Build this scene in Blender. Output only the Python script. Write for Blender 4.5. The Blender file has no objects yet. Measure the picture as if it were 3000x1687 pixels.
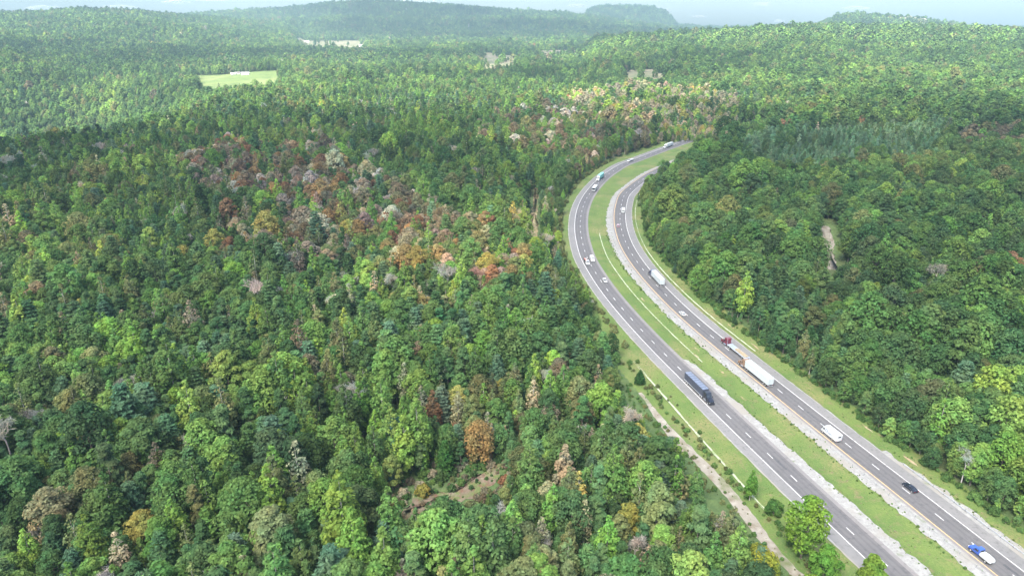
import bpy, math, random
import numpy as np
from mathutils import Vector, Matrix, noise as mnoise

# ------------------------------------------------------------------ camera, world, sun, exposure
S = bpy.context.scene
COL = S.collection
H = 139.0                       # camera height above the datum (the road climbs 2.5 %)
PITCH = math.atan((843.5 - 65) / 2000)
cam_d = bpy.data.cameras.new('camera'); cam = bpy.data.objects.new('camera', cam_d); COL.objects.link(cam)
cam_d.sensor_width = 36; cam_d.lens = 24.0; cam_d.clip_start = 0.5; cam_d.clip_end = 120000
cam.location = (0, 0, H); cam.rotation_euler = (math.pi / 2 - PITCH, 0, 0)
S.camera = cam

SUN_EL, SUN_AZ = math.radians(52), math.radians(212)     # azimuth from +Y, clockwise
SV = Vector((math.sin(SUN_AZ) * math.cos(SUN_EL), math.cos(SUN_AZ) * math.cos(SUN_EL), math.sin(SUN_EL)))
W = bpy.data.worlds.new('World'); S.world = W; W.use_nodes = True
nt = W.node_tree; nt.nodes.clear()
sky = nt.nodes.new('ShaderNodeTexSky'); sky.sky_type = 'NISHITA'; sky.sun_disc = False
sky.sun_elevation = SUN_EL; sky.sun_rotation = SUN_AZ; sky.altitude = 500
sky.air_density = 0.9; sky.dust_density = 3.6; sky.ozone_density = 0.8
bg = nt.nodes.new('ShaderNodeBackground'); bg.inputs[1].default_value = 0.125
wo = nt.nodes.new('ShaderNodeOutputWorld')
tcw = nt.nodes.new('ShaderNodeTexCoord'); mpw = nt.nodes.new('ShaderNodeMapping'); mpw.inputs['Rotation'].default_value = (.016, 0, 0)   # the land tilts up northwards, so the level horizon lies a little lower
nt.links.new(tcw.outputs['Generated'], mpw.inputs[0]); nt.links.new(mpw.outputs[0], sky.inputs[0])
nt.links.new(sky.outputs[0], bg.inputs[0]); nt.links.new(bg.outputs[0], wo.inputs[0])
sd = bpy.data.lights.new('sun', 'SUN'); sd.energy = 4.8; sd.angle = math.radians(20.0); sd.color = (1.0, 0.94, 0.83)
so = bpy.data.objects.new('sun', sd); COL.objects.link(so)
so.rotation_euler = (-SV).to_track_quat('-Z', 'Y').to_euler(); so.location = (0, 0, 500)
S.view_settings.view_transform = 'Standard'; S.view_settings.look = 'None'
S.view_settings.exposure = 2.36; S.view_settings.gamma = 1.0
S.cycles.use_denoising = True
S.cycles.max_bounces = 6; S.cycles.diffuse_bounces = 4; S.cycles.glossy_bounces = 2
S.cycles.transmission_bounces = 3; S.cycles.volume_bounces = 0; S.cycles.transparent_max_bounces = 8

rng = np.random.default_rng(7)
random.seed(7)

# ------------------------------------------------------------------ helpers
def new_mat(name):
    m = bpy.data.materials.new(name); m.use_nodes = True
    m.node_tree.nodes.clear()
    return m, m.node_tree.nodes, m.node_tree.links

def mat(name, col, rough=0.6, metal=0.0, spec=0.4, var=0.0, scale=1.0, col2=None, bump=0.0, detail=6.0, coat=0.0):
    """Principled surface whose colour wanders by noise between col and col2."""
    m, N, L = new_mat(name)
    o = N.new('ShaderNodeOutputMaterial'); p = N.new('ShaderNodeBsdfPrincipled'); L.new(p.outputs[0], o.inputs[0])
    p.inputs['Roughness'].default_value = rough; p.inputs['Metallic'].default_value = metal
    p.inputs['Specular IOR Level'].default_value = spec; p.inputs['Coat Weight'].default_value = coat
    c2 = col2 or tuple(c * (1 - var) for c in col)
    tc = N.new('ShaderNodeTexCoord'); nz = N.new('ShaderNodeTexNoise'); nz.inputs['Scale'].default_value = scale
    nz.inputs['Detail'].default_value = detail; nz.inputs['Roughness'].default_value = 0.65
    L.new(tc.outputs['Object'], nz.inputs['Vector'])
    r = N.new('ShaderNodeValToRGB'); r.color_ramp.elements[0].position = 0.35; r.color_ramp.elements[1].position = 0.65
    r.color_ramp.elements[0].color = (*c2, 1); r.color_ramp.elements[1].color = (*col, 1)
    L.new(nz.outputs[0], r.inputs[0]); L.new(r.outputs[0], p.inputs['Base Color'])
    if bump:
        b = N.new('ShaderNodeBump'); b.inputs['Strength'].default_value = bump; b.inputs['Distance'].default_value = 0.1
        L.new(nz.outputs[0], b.inputs['Height']); L.new(b.outputs[0], p.inputs['Normal'])
    return m

def noise_mat(name, layers, rough=0.9, bump=None):
    """layers: first a colour, then (colour, scale, lo, hi[, stretch]) laid over by noise thresholds."""
    m, N, L = new_mat(name)
    o = N.new('ShaderNodeOutputMaterial'); p = N.new('ShaderNodeBsdfPrincipled'); L.new(p.outputs[0], o.inputs[0])
    p.inputs['Roughness'].default_value = rough; p.inputs['Specular IOR Level'].default_value = 0.2
    tc = N.new('ShaderNodeTexCoord'); cur = None
    base = N.new('ShaderNodeRGB'); base.outputs[0].default_value = (*layers[0], 1); cur = base.outputs[0]
    for k, (c, sc, lo, hi) in enumerate(layers[1:]):
        nz = N.new('ShaderNodeTexNoise'); nz.inputs['Scale'].default_value = sc; nz.inputs['Detail'].default_value = 5
        mp = N.new('ShaderNodeMapping'); mp.inputs['Location'].default_value = (13.1 * k, 7.7 * k, 3.3 * k)
        L.new(tc.outputs['Object'], mp.inputs[0]); L.new(mp.outputs[0], nz.inputs['Vector'])
        mr = N.new('ShaderNodeMapRange'); mr.inputs[1].default_value = lo; mr.inputs[2].default_value = hi
        L.new(nz.outputs[0], mr.inputs[0])
        mx = N.new('ShaderNodeMix'); mx.data_type = 'RGBA'
        L.new(mr.outputs[0], mx.inputs['Factor']); L.new(cur, mx.inputs['A'])
        mx.inputs['B'].default_value = (*c, 1); cur = mx.outputs['Result']
    L.new(cur, p.inputs['Base Color'])
    if bump:
        nz = N.new('ShaderNodeTexNoise'); nz.inputs['Scale'].default_value = bump[0]; nz.inputs['Detail'].default_value = 6
        L.new(tc.outputs['Object'], nz.inputs['Vector'])
        b = N.new('ShaderNodeBump'); b.inputs['Strength'].default_value = bump[1]; b.inputs['Distance'].default_value = bump[2]
        L.new(nz.outputs[0], b.inputs['Height']); L.new(b.outputs[0], p.inputs['Normal'])
    return m

def mesh_np(name, V, F, mats, mi=None):
    """V (n,3), F (m,k) with one k."""
    me = bpy.data.meshes.new(name); V = np.asarray(V, np.float32); F = np.asarray(F, np.int32); k = F.shape[1]
    me.vertices.add(len(V)); me.vertices.foreach_set('co', V.ravel())
    me.loops.add(F.size); me.loops.foreach_set('vertex_index', F.ravel())
    me.polygons.add(len(F)); me.polygons.foreach_set('loop_start', np.arange(0, F.size, k, dtype=np.int32))
    for m in mats: me.materials.append(m)
    if mi is not None: me.polygons.foreach_set('material_index', np.asarray(mi, np.int32))
    me.update(); me.validate()
    return me

def link(name, data, parent=None, label=None, cat=None, group=None, kind=None):
    o = bpy.data.objects.new(name, data); COL.objects.link(o)
    if parent is not None: o.parent = parent
    if label: o['label'] = label
    if cat: o['category'] = cat
    if group: o['group'] = group
    if kind: o['kind'] = kind
    return o

def smooth(a, b, x):
    t = np.clip((x - a) / (b - a), 0, 1); return t * t * (3 - 2 * t)

class MB:
    def __init__(s): s.v = []; s.f = []
    def loft(s, secs, cap=True):
        n = len(secs[0]); b = len(s.v)
        for q in secs: s.v += [tuple(p) for p in q]
        for i in range(len(secs) - 1):
            for j in range(n):
                s.f.append((b + i * n + j, b + i * n + (j + 1) % n, b + (i + 1) * n + (j + 1) % n, b + (i + 1) * n + j))
        if cap:
            s.f.append(tuple(b + j for j in reversed(range(n)))); s.f.append(tuple(b + (len(secs) - 1) * n + j for j in range(n)))
        return s
    def box(s, x0, x1, y0, y1, z0, z1, ch=0.0):
        if ch:
            def sec(x, e):
                a = ch
                return [(x, y0 + a + e, z0 + e), (x, y1 - a - e, z0 + e), (x, y1 - e, z0 + a + e), (x, y1 - e, z1 - a - e), (x, y1 - a - e, z1 - e), (x, y0 + a + e, z1 - e), (x, y0 + e, z1 - a - e), (x, y0 + e, z0 + a + e)]
            return s.loft([sec(x0, ch * .6), sec(x0 + ch, 0), sec(x1 - ch, 0), sec(x1, ch * .6)])
        return s.loft([[(x0, y0, z0), (x0, y1, z0), (x0, y1, z1), (x0, y0, z1)], [(x1, y0, z0), (x1, y1, z0), (x1, y1, z1), (x1, y0, z1)]])
    def cyl(s, a, b, r0, r1=None, n=10, cap=True):
        a = Vector(a); b = Vector(b); d = (b - a).normalized(); r1 = r0 if r1 is None else r1
        t = d.orthogonal().normalized(); u = d.cross(t)
        ring = lambda c, r: [c + (t * math.cos(2 * math.pi * i / n) + u * math.sin(2 * math.pi * i / n)) * r for i in range(n)]
        return s.loft([ring(a, r0), ring(b, r1)], cap)
    def quad(s, *p):
        b = len(s.v); s.v += [tuple(q) for q in p]; s.f.append(tuple(range(b, b + len(p)))); return s
    def mesh(s, name, m):
        me = bpy.data.meshes.new(name); me.from_pydata(s.v, [], s.f); me.materials.append(m); me.update(); return me
    def build(s, name, m, parent=None, **k):
        return link(name, s.mesh(name, m), parent, **k)

# ------------------------------------------------------------------ the highway's course (plan, metres)
LCP = [(262, 828), (236, 800), (209, 769), (186, 741), (161, 709), (137, 676.5), (119.5, 652.5), (102.7, 629.8), (91.6, 608.0), (81.0, 585.3), (70.5, 557.5), (61.0, 527.4), (55.0, 503.2),
       (50.3, 478.7), (47.0, 454.2), (44.9, 429.9), (44.1, 405.7), (44.3, 381.5), (46.6, 357.2), (49.8, 333.3), (54.2, 309.4), (59.5, 285.5), (65.5, 261.8), (72.2, 238),
       (78.9, 214.2), (85.9, 190.5), (93.2, 166.3), (100.7, 142.2), (108.2, 118.3), (123.2, 70), (150, -16)]
RCP = [(290, 800), (262, 771), (236, 742), (211, 712), (184, 679), (160, 648), (141, 622), (122, 594), (104.5, 561), (89.3, 527.4), (83.2, 504.3), (78.3, 480), (74.6, 456), (72.3, 432), (71.3, 407.9), (71.9, 384.1), (74, 360.3), (77.3, 337.1),
       (81.6, 313.6), (87, 290.3), (93.4, 267.1), (100.4, 243.5), (107.4, 219.9), (114.5, 196.2), (122, 172.1), (129.3, 148), (136.7, 124), (153.3, 70), (180, -16)]
def curve(P, step=2.0):
    P = np.array(P, float)
    def cr(P, n=14):
        Q = np.vstack([2 * P[0] - P[1], P, 2 * P[-1] - P[-2]]); out = []
        for i in range(1, len(Q) - 2):
            t = np.linspace(0, 1, n, endpoint=False)[:, None]; a, b, c, d = Q[i - 1:i + 3]
            out.append(.5 * (2 * b + (c - a) * t + (2 * a - 5 * b + 4 * c - d) * t ** 2 + (-a + 3 * b - 3 * c + d) * t ** 3))
        return np.vstack(out + [P[-1:]])
    q = cr(P); s = np.r_[0, np.cumsum(np.linalg.norm(np.diff(q, axis=0), axis=1))]
    t = np.arange(0, s[-1], step); c = np.c_[np.interp(t, s, q[:, 0]), np.interp(t, s, q[:, 1])]
    for _ in range(10): c[1:-1] = (c[:-2] + 2 * c[1:-1] + c[2:]) / 4
    return c
LC = curve(LCP); RC = curve(RCP)                      # both run from the far end towards the camera
def frame(c):
    t = np.gradient(c, axis=0); t /= np.linalg.norm(t, axis=1)[:, None]
    return t, np.c_[-t[:, 1], t[:, 0]]              # left of travel = to the east (+s) because travel is towards -Y
LT, LN = frame(LC); RT, RN = frame(RC)
def signed(P, c, n):
    """signed offset of points from a curve (+ = towards the other carriageway) and nearest index"""
    P = np.asarray(P, float); o = np.empty(len(P)); ix = np.empty(len(P), int); sub = c[::3]
    for i in range(0, len(P), 4000):
        d = ((P[i:i + 4000, None] - sub[None]) ** 2).sum(2); j = d.argmin(1) * 3
        ix[i:i + 4000] = j; o[i:i + 4000] = ((P[i:i + 4000] - c[j]) * n[j]).sum(1)
    return o, ix
GR = 0.025
zroad = lambda P: GR * np.asarray(P)[..., 1]

# ------------------------------------------------------------------ terrain height
def wave_noise(X, Y, wl, seed, n=7):
    r = np.random.default_rng(seed); z = np.zeros_like(X)
    for _ in range(n):
        a = r.uniform(0, 2 * math.pi); k = 2 * math.pi / (wl * r.uniform(.6, 1.7)); z = z + np.sin((X * math.cos(a) + Y * math.sin(a)) * k + r.uniform(0, 6.28))
    return z / math.sqrt(n)
RIDGES = [  # ridge crest as seen from the drone: (bearing, dip) pairs, distance, depth
    ([-500, -250, 0, 100, 240, 420, 540, 640, 760, 900], [70, 52, 47, 46, 38, 42, 53, 62, 75, 90], 4300, 1200),
    ([-600, -300, 0, 200, 330, 450, 560], [95, 104, 120, 158, 186, 216, 250], 2100, 330),
    ([300, 560, 700, 850, 1000, 1090, 1200, 1350, 1500, 1650, 1750, 1900, 2050], [70, 48, 40, 33, 20, 16, 20, 27, 38, 46, 54, 72, 88], 6300, 1250),
    ([1660, 1700, 1722, 1745, 1775, 1830, 1890, 1915, 1940, 1965, 1978, 1990, 2030, 2060, 2085, 2200], [80, 52, 36, 29, 27, 27, 28, 31, 40, 50, 66, 74, 75, 80, 90, 97], 7700, 480),
    ([1700, 1850, 1950, 2100, 2250, 2400, 2600, 2800, 3000, 3400, 3800], [112, 101, 96, 90, 80, 76, 79, 80, 84, 84, 84], 2500, 800),
    ([2330, 2385, 2410, 2450, 2490, 2550, 2620, 2700, 2760, 2860, 2960], [95, 78, 64, 53, 48, 49, 55, 60, 69, 76, 100], 4300, 450),
]
def terrain(X, Y):
    X = np.asarray(X, float); Y = np.asarray(Y, float); D = np.hypot(X, Y); F = np.maximum(Y, 1.0)
    zb = np.interp(D, [0, 650, 1000, 1500, 2500, 4000, 6000, 9000, 16000], [16, 16.25, 20, 22, 27, 36, 48, 60, 60])
    w = smooth(560, 900, D); z = GR * np.maximum(Y, -400) * (1 - w) + zb * w
    fr = smooth(0, 200, Y); x = 1500 + 2146 * np.clip(X / F, -3, 3)
    z -= fr * 80 * np.exp(-((D - 1330) / 330) ** 2) * smooth(720, 200, x)
    z += smooth(700, 1500, D) * 5 * wave_noise(X, Y, 420, 3)
    for xs, ys, D0, wd in RIDGES:
        hh = 20 if D0 < 3000 else 22
        top = H + (65 - np.interp(x, xs, ys)) / 2000 * D0 * 1.05 - hh
        e = smooth(xs[0], xs[0] + 60, x) * smooth(xs[-1], xs[-1] - 60, x) * fr
        a = np.exp(-((D - D0) / wd) ** 2)
        if wd > 1000: a = a * (1 + (1 - a) * .6 * wave_noise(X, Y, 1300, 5))
        if 700 < wd < 850: a = a * (1 + (1 - a) * .18 * wave_noise(X, Y, 500, 8))
        zr = z + (top - z) * a * e
        zr = np.minimum(zr, H + (65 - np.interp(x, xs, ys)) / 2000 * D * 1.05 - hh)
        z = np.where(top > z, np.maximum(z, zr), z)
    return z
def near_bumps(X, Y, o):
    d = np.maximum(np.maximum(-27 - o, o - 50), 0)
    return smooth(2, 60, d) * (2.2 * wave_noise(X, Y, 110, 11) + 3.0 * smooth(0, 150, d)) * smooth(1500, 700, np.hypot(X, Y))
def ground(X, Y):
    X = np.atleast_1d(np.asarray(X, float)); Y = np.atleast_1d(np.asarray(Y, float))
    z = terrain(X, Y); n = np.hypot(X, Y) < 1600
    if n.any():
        o, _ = signed(np.c_[X[n], Y[n]], LC, LN); far = Y[n] > 840
        o = np.where(far, 200, o); z[n] += near_bumps(X[n], Y[n], o)
    return z

# ------------------------------------------------------------------ setting: terrain sheet
az = np.r_[np.linspace(-180, -52, 40)[:-1], np.linspace(-52, 52, 470), np.linspace(52, 180, 40)[1:-1]]; az = np.radians(az)
rr = np.r_[0.5, np.geomspace(30, 8500, 420)]
R_, A_ = np.meshgrid(rr, az, indexing='ij'); TX = (R_ * np.sin(A_)).ravel(); TY = (R_ * np.cos(A_)).ravel()
TZ = ground(TX, TY)
nr = np.hypot(TX, TY) < 1000
o_, _i = signed(np.c_[TX[nr], TY[nr]], LC, LN)
sink = np.where((TY[nr] < 815), 1.3 * smooth(-24.5, -19, o_) * smooth(48, 42, o_), 0); TZ[nr] -= sink
na, nR = len(az), len(rr)
i0 = (np.arange(nR - 1)[:, None] * na + np.arange(na)[None]).ravel(); j = np.arange(na); jn = (j + 1) % na
i1 = (np.arange(nR - 1)[:, None] * na + jn[None]).ravel()
TF = np.c_[i0, i0 + na, i1 + na, i1]
m_floor = noise_mat('forest_floor', [(.058, .092, .034), (.06, .052, .032), ((.03, .06, .02), .02, .4, .6), ((.075, .055, .035), .08, .52, .72), ((.045, .085, .025), .9, .5, .75)][0:1] + [((.085, .075, .045), .03, .5, .72), ((.05, .085, .03), .004, .42, .6), ((.085, .125, .045), .0022, .5, .62), ((.08, .115, .04), .4, .5, .75)], bump=(.05, 1.0, 6.0))  # broadest mottles paint cloud-shadow and canopy patches of far ridges into the colour
tme = mesh_np('terrain', np.c_[TX, TY, TZ], TF, [m_floor]); tme.shade_smooth()
link('terrain', tme, kind='structure', label='rolling wooded terrain running out to far ridges and a flat-topped mountain')

# ------------------------------------------------------------------ setting: road corridor
m_grass = noise_mat('verge_grass', [(.092, .132, .034), ((.062, .108, .028), .09, .42, .6), ((.15, .14, .06), .05, .52, .68), ((.13, .11, .058), .35, .56, .72), ((.07, .112, .03), 1.3, .45, .65), ((.125, .15, .05), 3.0, .55, .7), ((.10, .085, .05), .9, .62, .72)], bump=(2.0, .8, .15))
m_gravel = noise_mat('gravel', [(.215, .215, .21), ((.16, .16, .155), 1.6, .45, .7), ((.26, .26, .255), .5, .5, .7), ((.12, .14, .085), .3, .6, .72), ((.20, .19, .17), .08, .5, .65)], bump=(3.0, .6, .1))
def road_mat(name, c, c2):
    return noise_mat(name, [c, (c2, .05, .4, .62), (tuple(v * .84 for v in c), .9, .52, .7), (tuple(v * 1.12 for v in c), .25, .55, .7)], rough=.85, bump=(6., .15, .02))
m_asph = road_mat('lane_asphalt', (.094, .092, .096), (.106, .103, .106))
m_shld = road_mat('shoulder_asphalt', (.135, .134, .136), (.153, .15, .151))
m_shld2 = road_mat('inner_shoulder', (.145, .138, .14), (.16, .15, .15))
m_white = noise_mat('white_line_paint', [(.50, .50, .50), ((.31, .31, .31), 2.5, .46, .64), ((.25, .25, .26), .7, .6, .72)], rough=.7)
m_yell = noise_mat('yellow_line_paint', [(.50, .34, .14), ((.33, .25, .16), 1.5, .5, .7)], rough=.7)
m_conc = noise_mat('ditch_concrete', [(.27, .30, .22), ((.17, .22, .10), .3, .45, .65), ((.34, .35, .30), 1.1, .5, .7)], bump=(3, .4, .05))
m_dirt = noise_mat('track_dirt', [(.20, .185, .16), ((.14, .12, .09), .2, .45, .65), ((.25, .235, .21), .3, .5, .7), ((.10, .115, .055), .14, .54, .7)], bump=(2.5, .8, .15))
m_red = noise_mat('red_clay', [(.118, .094, .070), ((.17, .145, .11), .16, .5, .66), ((.085, .11, .04), .3, .45, .6), ((.11, .06, .045), .5, .5, .7)], bump=(1.5, .8, .2))
m_tan = noise_mat('dry_bank', [(.24, .185, .115), ((.29, .25, .18), .3, .5, .7), ((.11, .13, .045), .35, .46, .62)], bump=(1.5, .6, .2))

def wob(n, amp, seed, wl=2.4):
    r = np.random.default_rng(seed); x = np.arange(n); z = np.zeros(n)
    for k in range(6): z += np.sin(x * 2 * math.pi / (wl * r.uniform(.4, 2.6)) + r.uniform(0, 6.28)) / 6 ** .5
    return z * amp * .7 + r.normal(0, amp * .6, n)
def yr(c, ylo, yhi): return np.where((c[:, 1] >= ylo) & (c[:, 1] <= yhi))[0]
def strip(name, c, n, s0, s1, dz, m, ylo=-20, yhi=830, e0=0, e1=0, seed=1, cols=None, label=None, kind='structure', parent=None, prof=None):
    ix = yr(c, ylo, yhi); k = len(ix); a = (s0 if not callable(s0) else s0(c[ix, 1])) + (wob(k, e0, seed) if e0 else np.zeros(k)); b = (s1 if not callable(s1) else s1(c[ix, 1])) + (wob(k, e1, seed + 1) if e1 else np.zeros(k))
    T = np.linspace(0, 1, cols or 2); V = []
    for q, t in enumerate(T):
        s = a + (b - a) * t; P = c[ix] + n[ix] * s[:, None]; z = zroad(P) + dz + (prof[q] if prof else 0); V.append(np.c_[P, z])
    V = np.stack(V, 1).reshape(-1, 3); w = len(T)
    f0 = (np.arange(k - 1)[:, None] * w + np.arange(w - 1)[None]).ravel()
    me = mesh_np(name, V, np.c_[f0, f0 + w, f0 + w + 1, f0 + 1], [m])
    return link(name, me, parent, kind=kind, label=label)
# grassed corridor: cross-section with a shallow median swale
sc = np.array([-28, -25, -22, -19, -16.5, -14, -9, -7.8, 5, 7, 9, 10.5, 12.3, 14, 16, 18, 22, 37.5, 38.8, 41, 45, 50, 53]); zc = np.array([-.9, -.05, 0, 0, -.35, 0, .02, 0, 0, 0, -.12, -.35, -.55, -.35, -.12, 0, 0, 0, -.3, 0, .1, -.05, -.9])
ix = yr(LC, -20, 830); V = np.stack([np.c_[LC[ix] + LN[ix] * s, zroad(LC[ix] + LN[ix] * s) + z] for s, z in zip(sc, zc)], 1).reshape(-1, 3); w = len(sc)
f0 = (np.arange(len(ix) - 1)[:, None] * w + np.arange(w - 1)[None]).ravel()
link('grass_verge', mesh_np('grass_verge', V, np.c_[f0, f0 + w, f0 + w + 1, f0 + 1], [m_grass]), kind='structure', label='mown grass verges and median swale of the highway')
strip('gravel_strip', LC, LN, 4.9, lambda y: 5.0 + 3.6 * smooth(262, 245, y) + .6 * smooth(215, 180, y), .045, m_gravel, yhi=262, e1=.45, seed=3, cols=4, label='pale gravel strip beside the oncoming carriageway')
strip('gravel_strip', RC, RN, lambda y: -9.5 + 2.0 * smooth(470, 560, y), -4.7, .045, m_gravel, yhi=700, e0=.45, seed=5, cols=5, label='pale gravel strip along the yellow edge line')
strip('gravel_strip', RC, RN, 7.6, lambda y: 10.0 + 1.6 * smooth(190, 170, y), .045, m_gravel, yhi=192, e1=.45, seed=9, cols=4, label='pale gravel under the guardrail')
ro = strip('road', LC, LN, -3.95, 3.9, .10, m_asph, cols=5, label='oncoming carriageway of grey asphalt with two lanes')
r2 = strip('road', RC, RN, -4.15, 4.05, .10, m_asph, cols=5, label='outgoing carriageway of grey asphalt with yellow edge line')
strip('shoulder', LC, LN, -7.7, -3.94, .085, m_shld, cols=3, parent=ro, kind=None); strip('shoulder', LC, LN, 3.89, 5.3, .085, m_shld2, cols=2, parent=ro, kind=None)
strip('shoulder', RC, RN, 4.04, 8.1, .085, m_shld, cols=3, parent=r2, kind=None); strip('shoulder', RC, RN, -5.2, -4.14, .085, m_shld2, cols=2, parent=r2, kind=None)
strip('edge_line', LC, LN, -3.9, -3.62, .125, m_white, parent=ro, kind=None); strip('edge_line', RC, RN, 3.72, 4.0, .125, m_white, parent=r2, kind=None)
strip('edge_line', RC, RN, -4.25, -3.97, .125, m_yell, parent=r2, kind=None)
strip('kerb_edge', LC, LN, -8.15, -7.6, .11, m_gravel, e0=.12, seed=21, parent=ro, kind=None); strip('kerb_edge', RC, RN, 8.0, 8.4, .11, m_gravel, e1=.1, seed=23, parent=r2, kind=None)
m_wheel = road_mat('worn_asphalt', (.083, .082, .086), (.092, .090, .093)); m_seal = road_mat('tar_seal', (.062, .062, .068), (.08, .08, .085))
for c, n, p in ((LC, LN, ro), (RC, RN, r2)):
    for k, s_ in enumerate((-2.75, -1.0, 1.0, 2.75)): strip('wheel_track', c, n, s_ - .36, s_ + .36, .107, m_wheel, e0=.10, e1=.10, seed=50 + k, parent=p, kind=None)
    for k in range(9):
        y = random.uniform(120, 470); s_ = random.uniform(-3.2, 2.6); strip('road_patch', c, n, s_, s_ + random.uniform(.25, 1.0), .113, m_seal if k % 3 else m_wheel, ylo=y, yhi=y + random.uniform(5, 16), e0=.07, e1=.07, seed=70 + k, parent=p, kind=None)
# lane dashes, 3 m in every 12.19 m
def dashes(c, t, n, y_ref, parent):
    i_ref = int(np.argmin(abs(c[:, 1] - y_ref))); s_ref = i_ref * 2.0; s = np.arange(len(c)) * 2.0
    k = math.floor((s[-1] - s_ref) / 12.19); q = s_ref + 12.19 * np.arange(-80, k + 1)
    for x in q:
        if x < 6 or x > s[-1] - 6: continue
        y = np.interp(x, s, c[:, 1])
        if y < 85 or y > 760: continue
        P = [];
        for xx in np.linspace(x - 1.55, x + 1.55, 3):
            C0 = np.array([np.interp(xx, s, c[:, 0]), np.interp(xx, s, c[:, 1])]); nn = np.array([np.interp(xx, s, n[:, 0]), np.interp(xx, s, n[:, 1])])
            for sd_ in (-.13, .13): p = C0 + nn * sd_; P.append((p[0], p[1], GR * p[1] + .125))
        link('lane_dash', mesh_np('lane_dash', P, [(0, 2, 3, 1), (2, 4, 5, 3)], [m_white]), parent)
dashes(LC, LT, LN, 190.5, ro); dashes(RC, RT, RN, 196.2, r2)
# concrete drainage channels
def channel(c, n, s, ylo, yhi, label, wd=.55):
    return strip('drainage_channel', c, n, (lambda y: s(y) - wd) if callable(s) else s - wd, (lambda y: s(y) + wd) if callable(s) else s + wd, 0.0, m_conc, ylo, yhi, label=label, cols=4, prof=[.12, 0, 0, .12], e0=.08, e1=.08, seed=31)
def dropped(o, dz): o.location.z += dz; return o
dropped(channel(LC, LN, 12.3, 252, 432, 'concrete drainage channel down the grass median', .27), -.46)
dropped(channel(RC, RN, 10.6, 262, 560, 'concrete drainage channel between outgoing carriageway and woods', .33), -.1)
dropped(channel(LC, LN, lambda y: -16.4 - .025 * (215 - y), 168, 262, 'concrete drainage channel between oncoming carriageway and gravel track', .36), -.22)
strip('dirt_track', LC, LN, lambda y: -26.3 + .8 * np.sin(y / 9) + 1.0 * smooth(205, 238, y), lambda y: -22.3 + .8 * np.sin(y / 9) - .9 * smooth(170, 150, y) - 1.6 * smooth(205, 238, y), .07, m_dirt, 60, 238, e0=.28, e1=.25, seed=41, cols=5, label='pale gravel track running beside the highway')

def patch(name, poly, m, label, dz=.12, step=3.0, kind='structure', jag=1.2):
    P = np.array(poly, float); c = P.mean(0); r = np.random.default_rng(len(poly)); out = []
    for i in range(len(P)):
        a, b = P[i], P[(i + 1) % len(P)]; k = max(1, int(np.linalg.norm(b - a) / step))
        for t in range(k): out.append(a + (b - a) * t / k + r.normal(0, jag, 2) * (step / 6))
    out = np.array(out); rings = [out * s + c * (1 - s) for s in np.r_[np.linspace(1, .05, 16), .005]]
    A = np.vstack(rings); z = ground(A[:, 0], A[:, 1]) + dz; k = len(out); F = []
    for q in range(len(rings) - 1):
        for i in range(k): F.append((q * k + i, q * k + (i + 1) % k, (q + 1) * k + (i + 1) % k, (q + 1) * k + i))
    return link(name, mesh_np(name, np.c_[A, z], F, [m]), kind=kind, label=label)
CLEAR = [(-36, 160), (-32, 166), (-29, 174), (-24, 169), (-16, 174), (-9, 182), (-3, 187), (-4, 180), (-9, 172), (-17, 165), (-26, 161)]
CLEAR2 = [(-17, 228), (-15, 234), (-8, 237), (-7, 233), (-11, 229)]
LANE = [(11, 408), (12, 450), (15, 490), (18, 545), (22, 548), (19, 490), (17, 450), (16, 408)]
TRAIL = [(207, 430), (203, 431), (194, 408), (186, 388), (177, 358), (181, 358), (191, 386), (200, 408)]
patch('dirt_clearing', CLEAR, m_red, 'bare reddish dirt clearing in the woods', step=1.6, jag=3.6); patch('dirt_clearing', CLEAR2, m_tan, 'small tan dirt patch among the trees')
patch('grass_lane', LANE, m_tan, 'narrow tan grass lane cut through the trees near the bend'); patch('dirt_trail', TRAIL, m_dirt, 'pale sandy trail in the woods across the highway')
for k, (y, s, w_) in enumerate([(318, 14.2, 3), (262, 15.6, 2.5), (258, 12.6, 3), (243, 15.3, 2.2), (279, 42, 4), (259, 41.5, 5), (223, 12.5, 2.3), (195, 43, 3.5), (176, 42.5, 4)]):
    i = int(np.argmin(abs(LC[:, 1] - y))); c = LC[i] + LN[i] * s; t = LT[i]; n_ = LN[i]
    q = [c + (t * w_ * math.cos(a) * .9 + n_ * .55 * math.sin(a)) * random.uniform(.6, 1.15) for a in np.linspace(0, 6.28, 13)[:-1]]
    P = [(p[0], p[1], GR * p[1] + .07 - (.35 if 10 < s < 15 else 0)) for p in q]
    link('bare_soil', mesh_np('bare_soil', P + [(c[0], c[1], GR * c[1] + .09 - (.3 if 10 < s < 15 else 0))], [(a, (a + 1) % 12, 12) for a in range(12)], [m_tan]), kind='structure', label='worn tan bare soil patch in the roadside grass')
m_field = noise_mat('field_grass', [(.082, .118, .034), ((.12, .145, .05), .008, .45, .6), ((.06, .092, .028), .03, .5, .65)])
m_hay = noise_mat('hay_field', [(.16, .145, .095), ((.13, .125, .07), .008, .45, .6), ((.09, .105, .05), .02, .48, .62)])
def fan(u0, u1, y0, y1): return [(u0 * y0, y0), (u0 * y1, y1), ((u0 + u1) / 2 * y1, y1), (u1 * y1, y1), (u1 * y0, y0), ((u0 + u1) / 2 * y0, y0)]
FIELDS = [(fan(-.450, -.318, 1260, 1690), m_field, 'bright green pasture ringed by woods'), (fan(-.30, -.20, 2700, 3900), m_hay, 'pale far field with white farm buildings'),
          (fan(-.05, .015, 1620, 2650), m_hay, 'tan hay field with scattered trees'), (fan(.03, .10, 2150, 2900), m_hay, 'tan hay field at the wood edge'),
          (fan(.15, .22, 1270, 1640), m_hay, 'pale clearing beyond the dark wood strip')]
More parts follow.
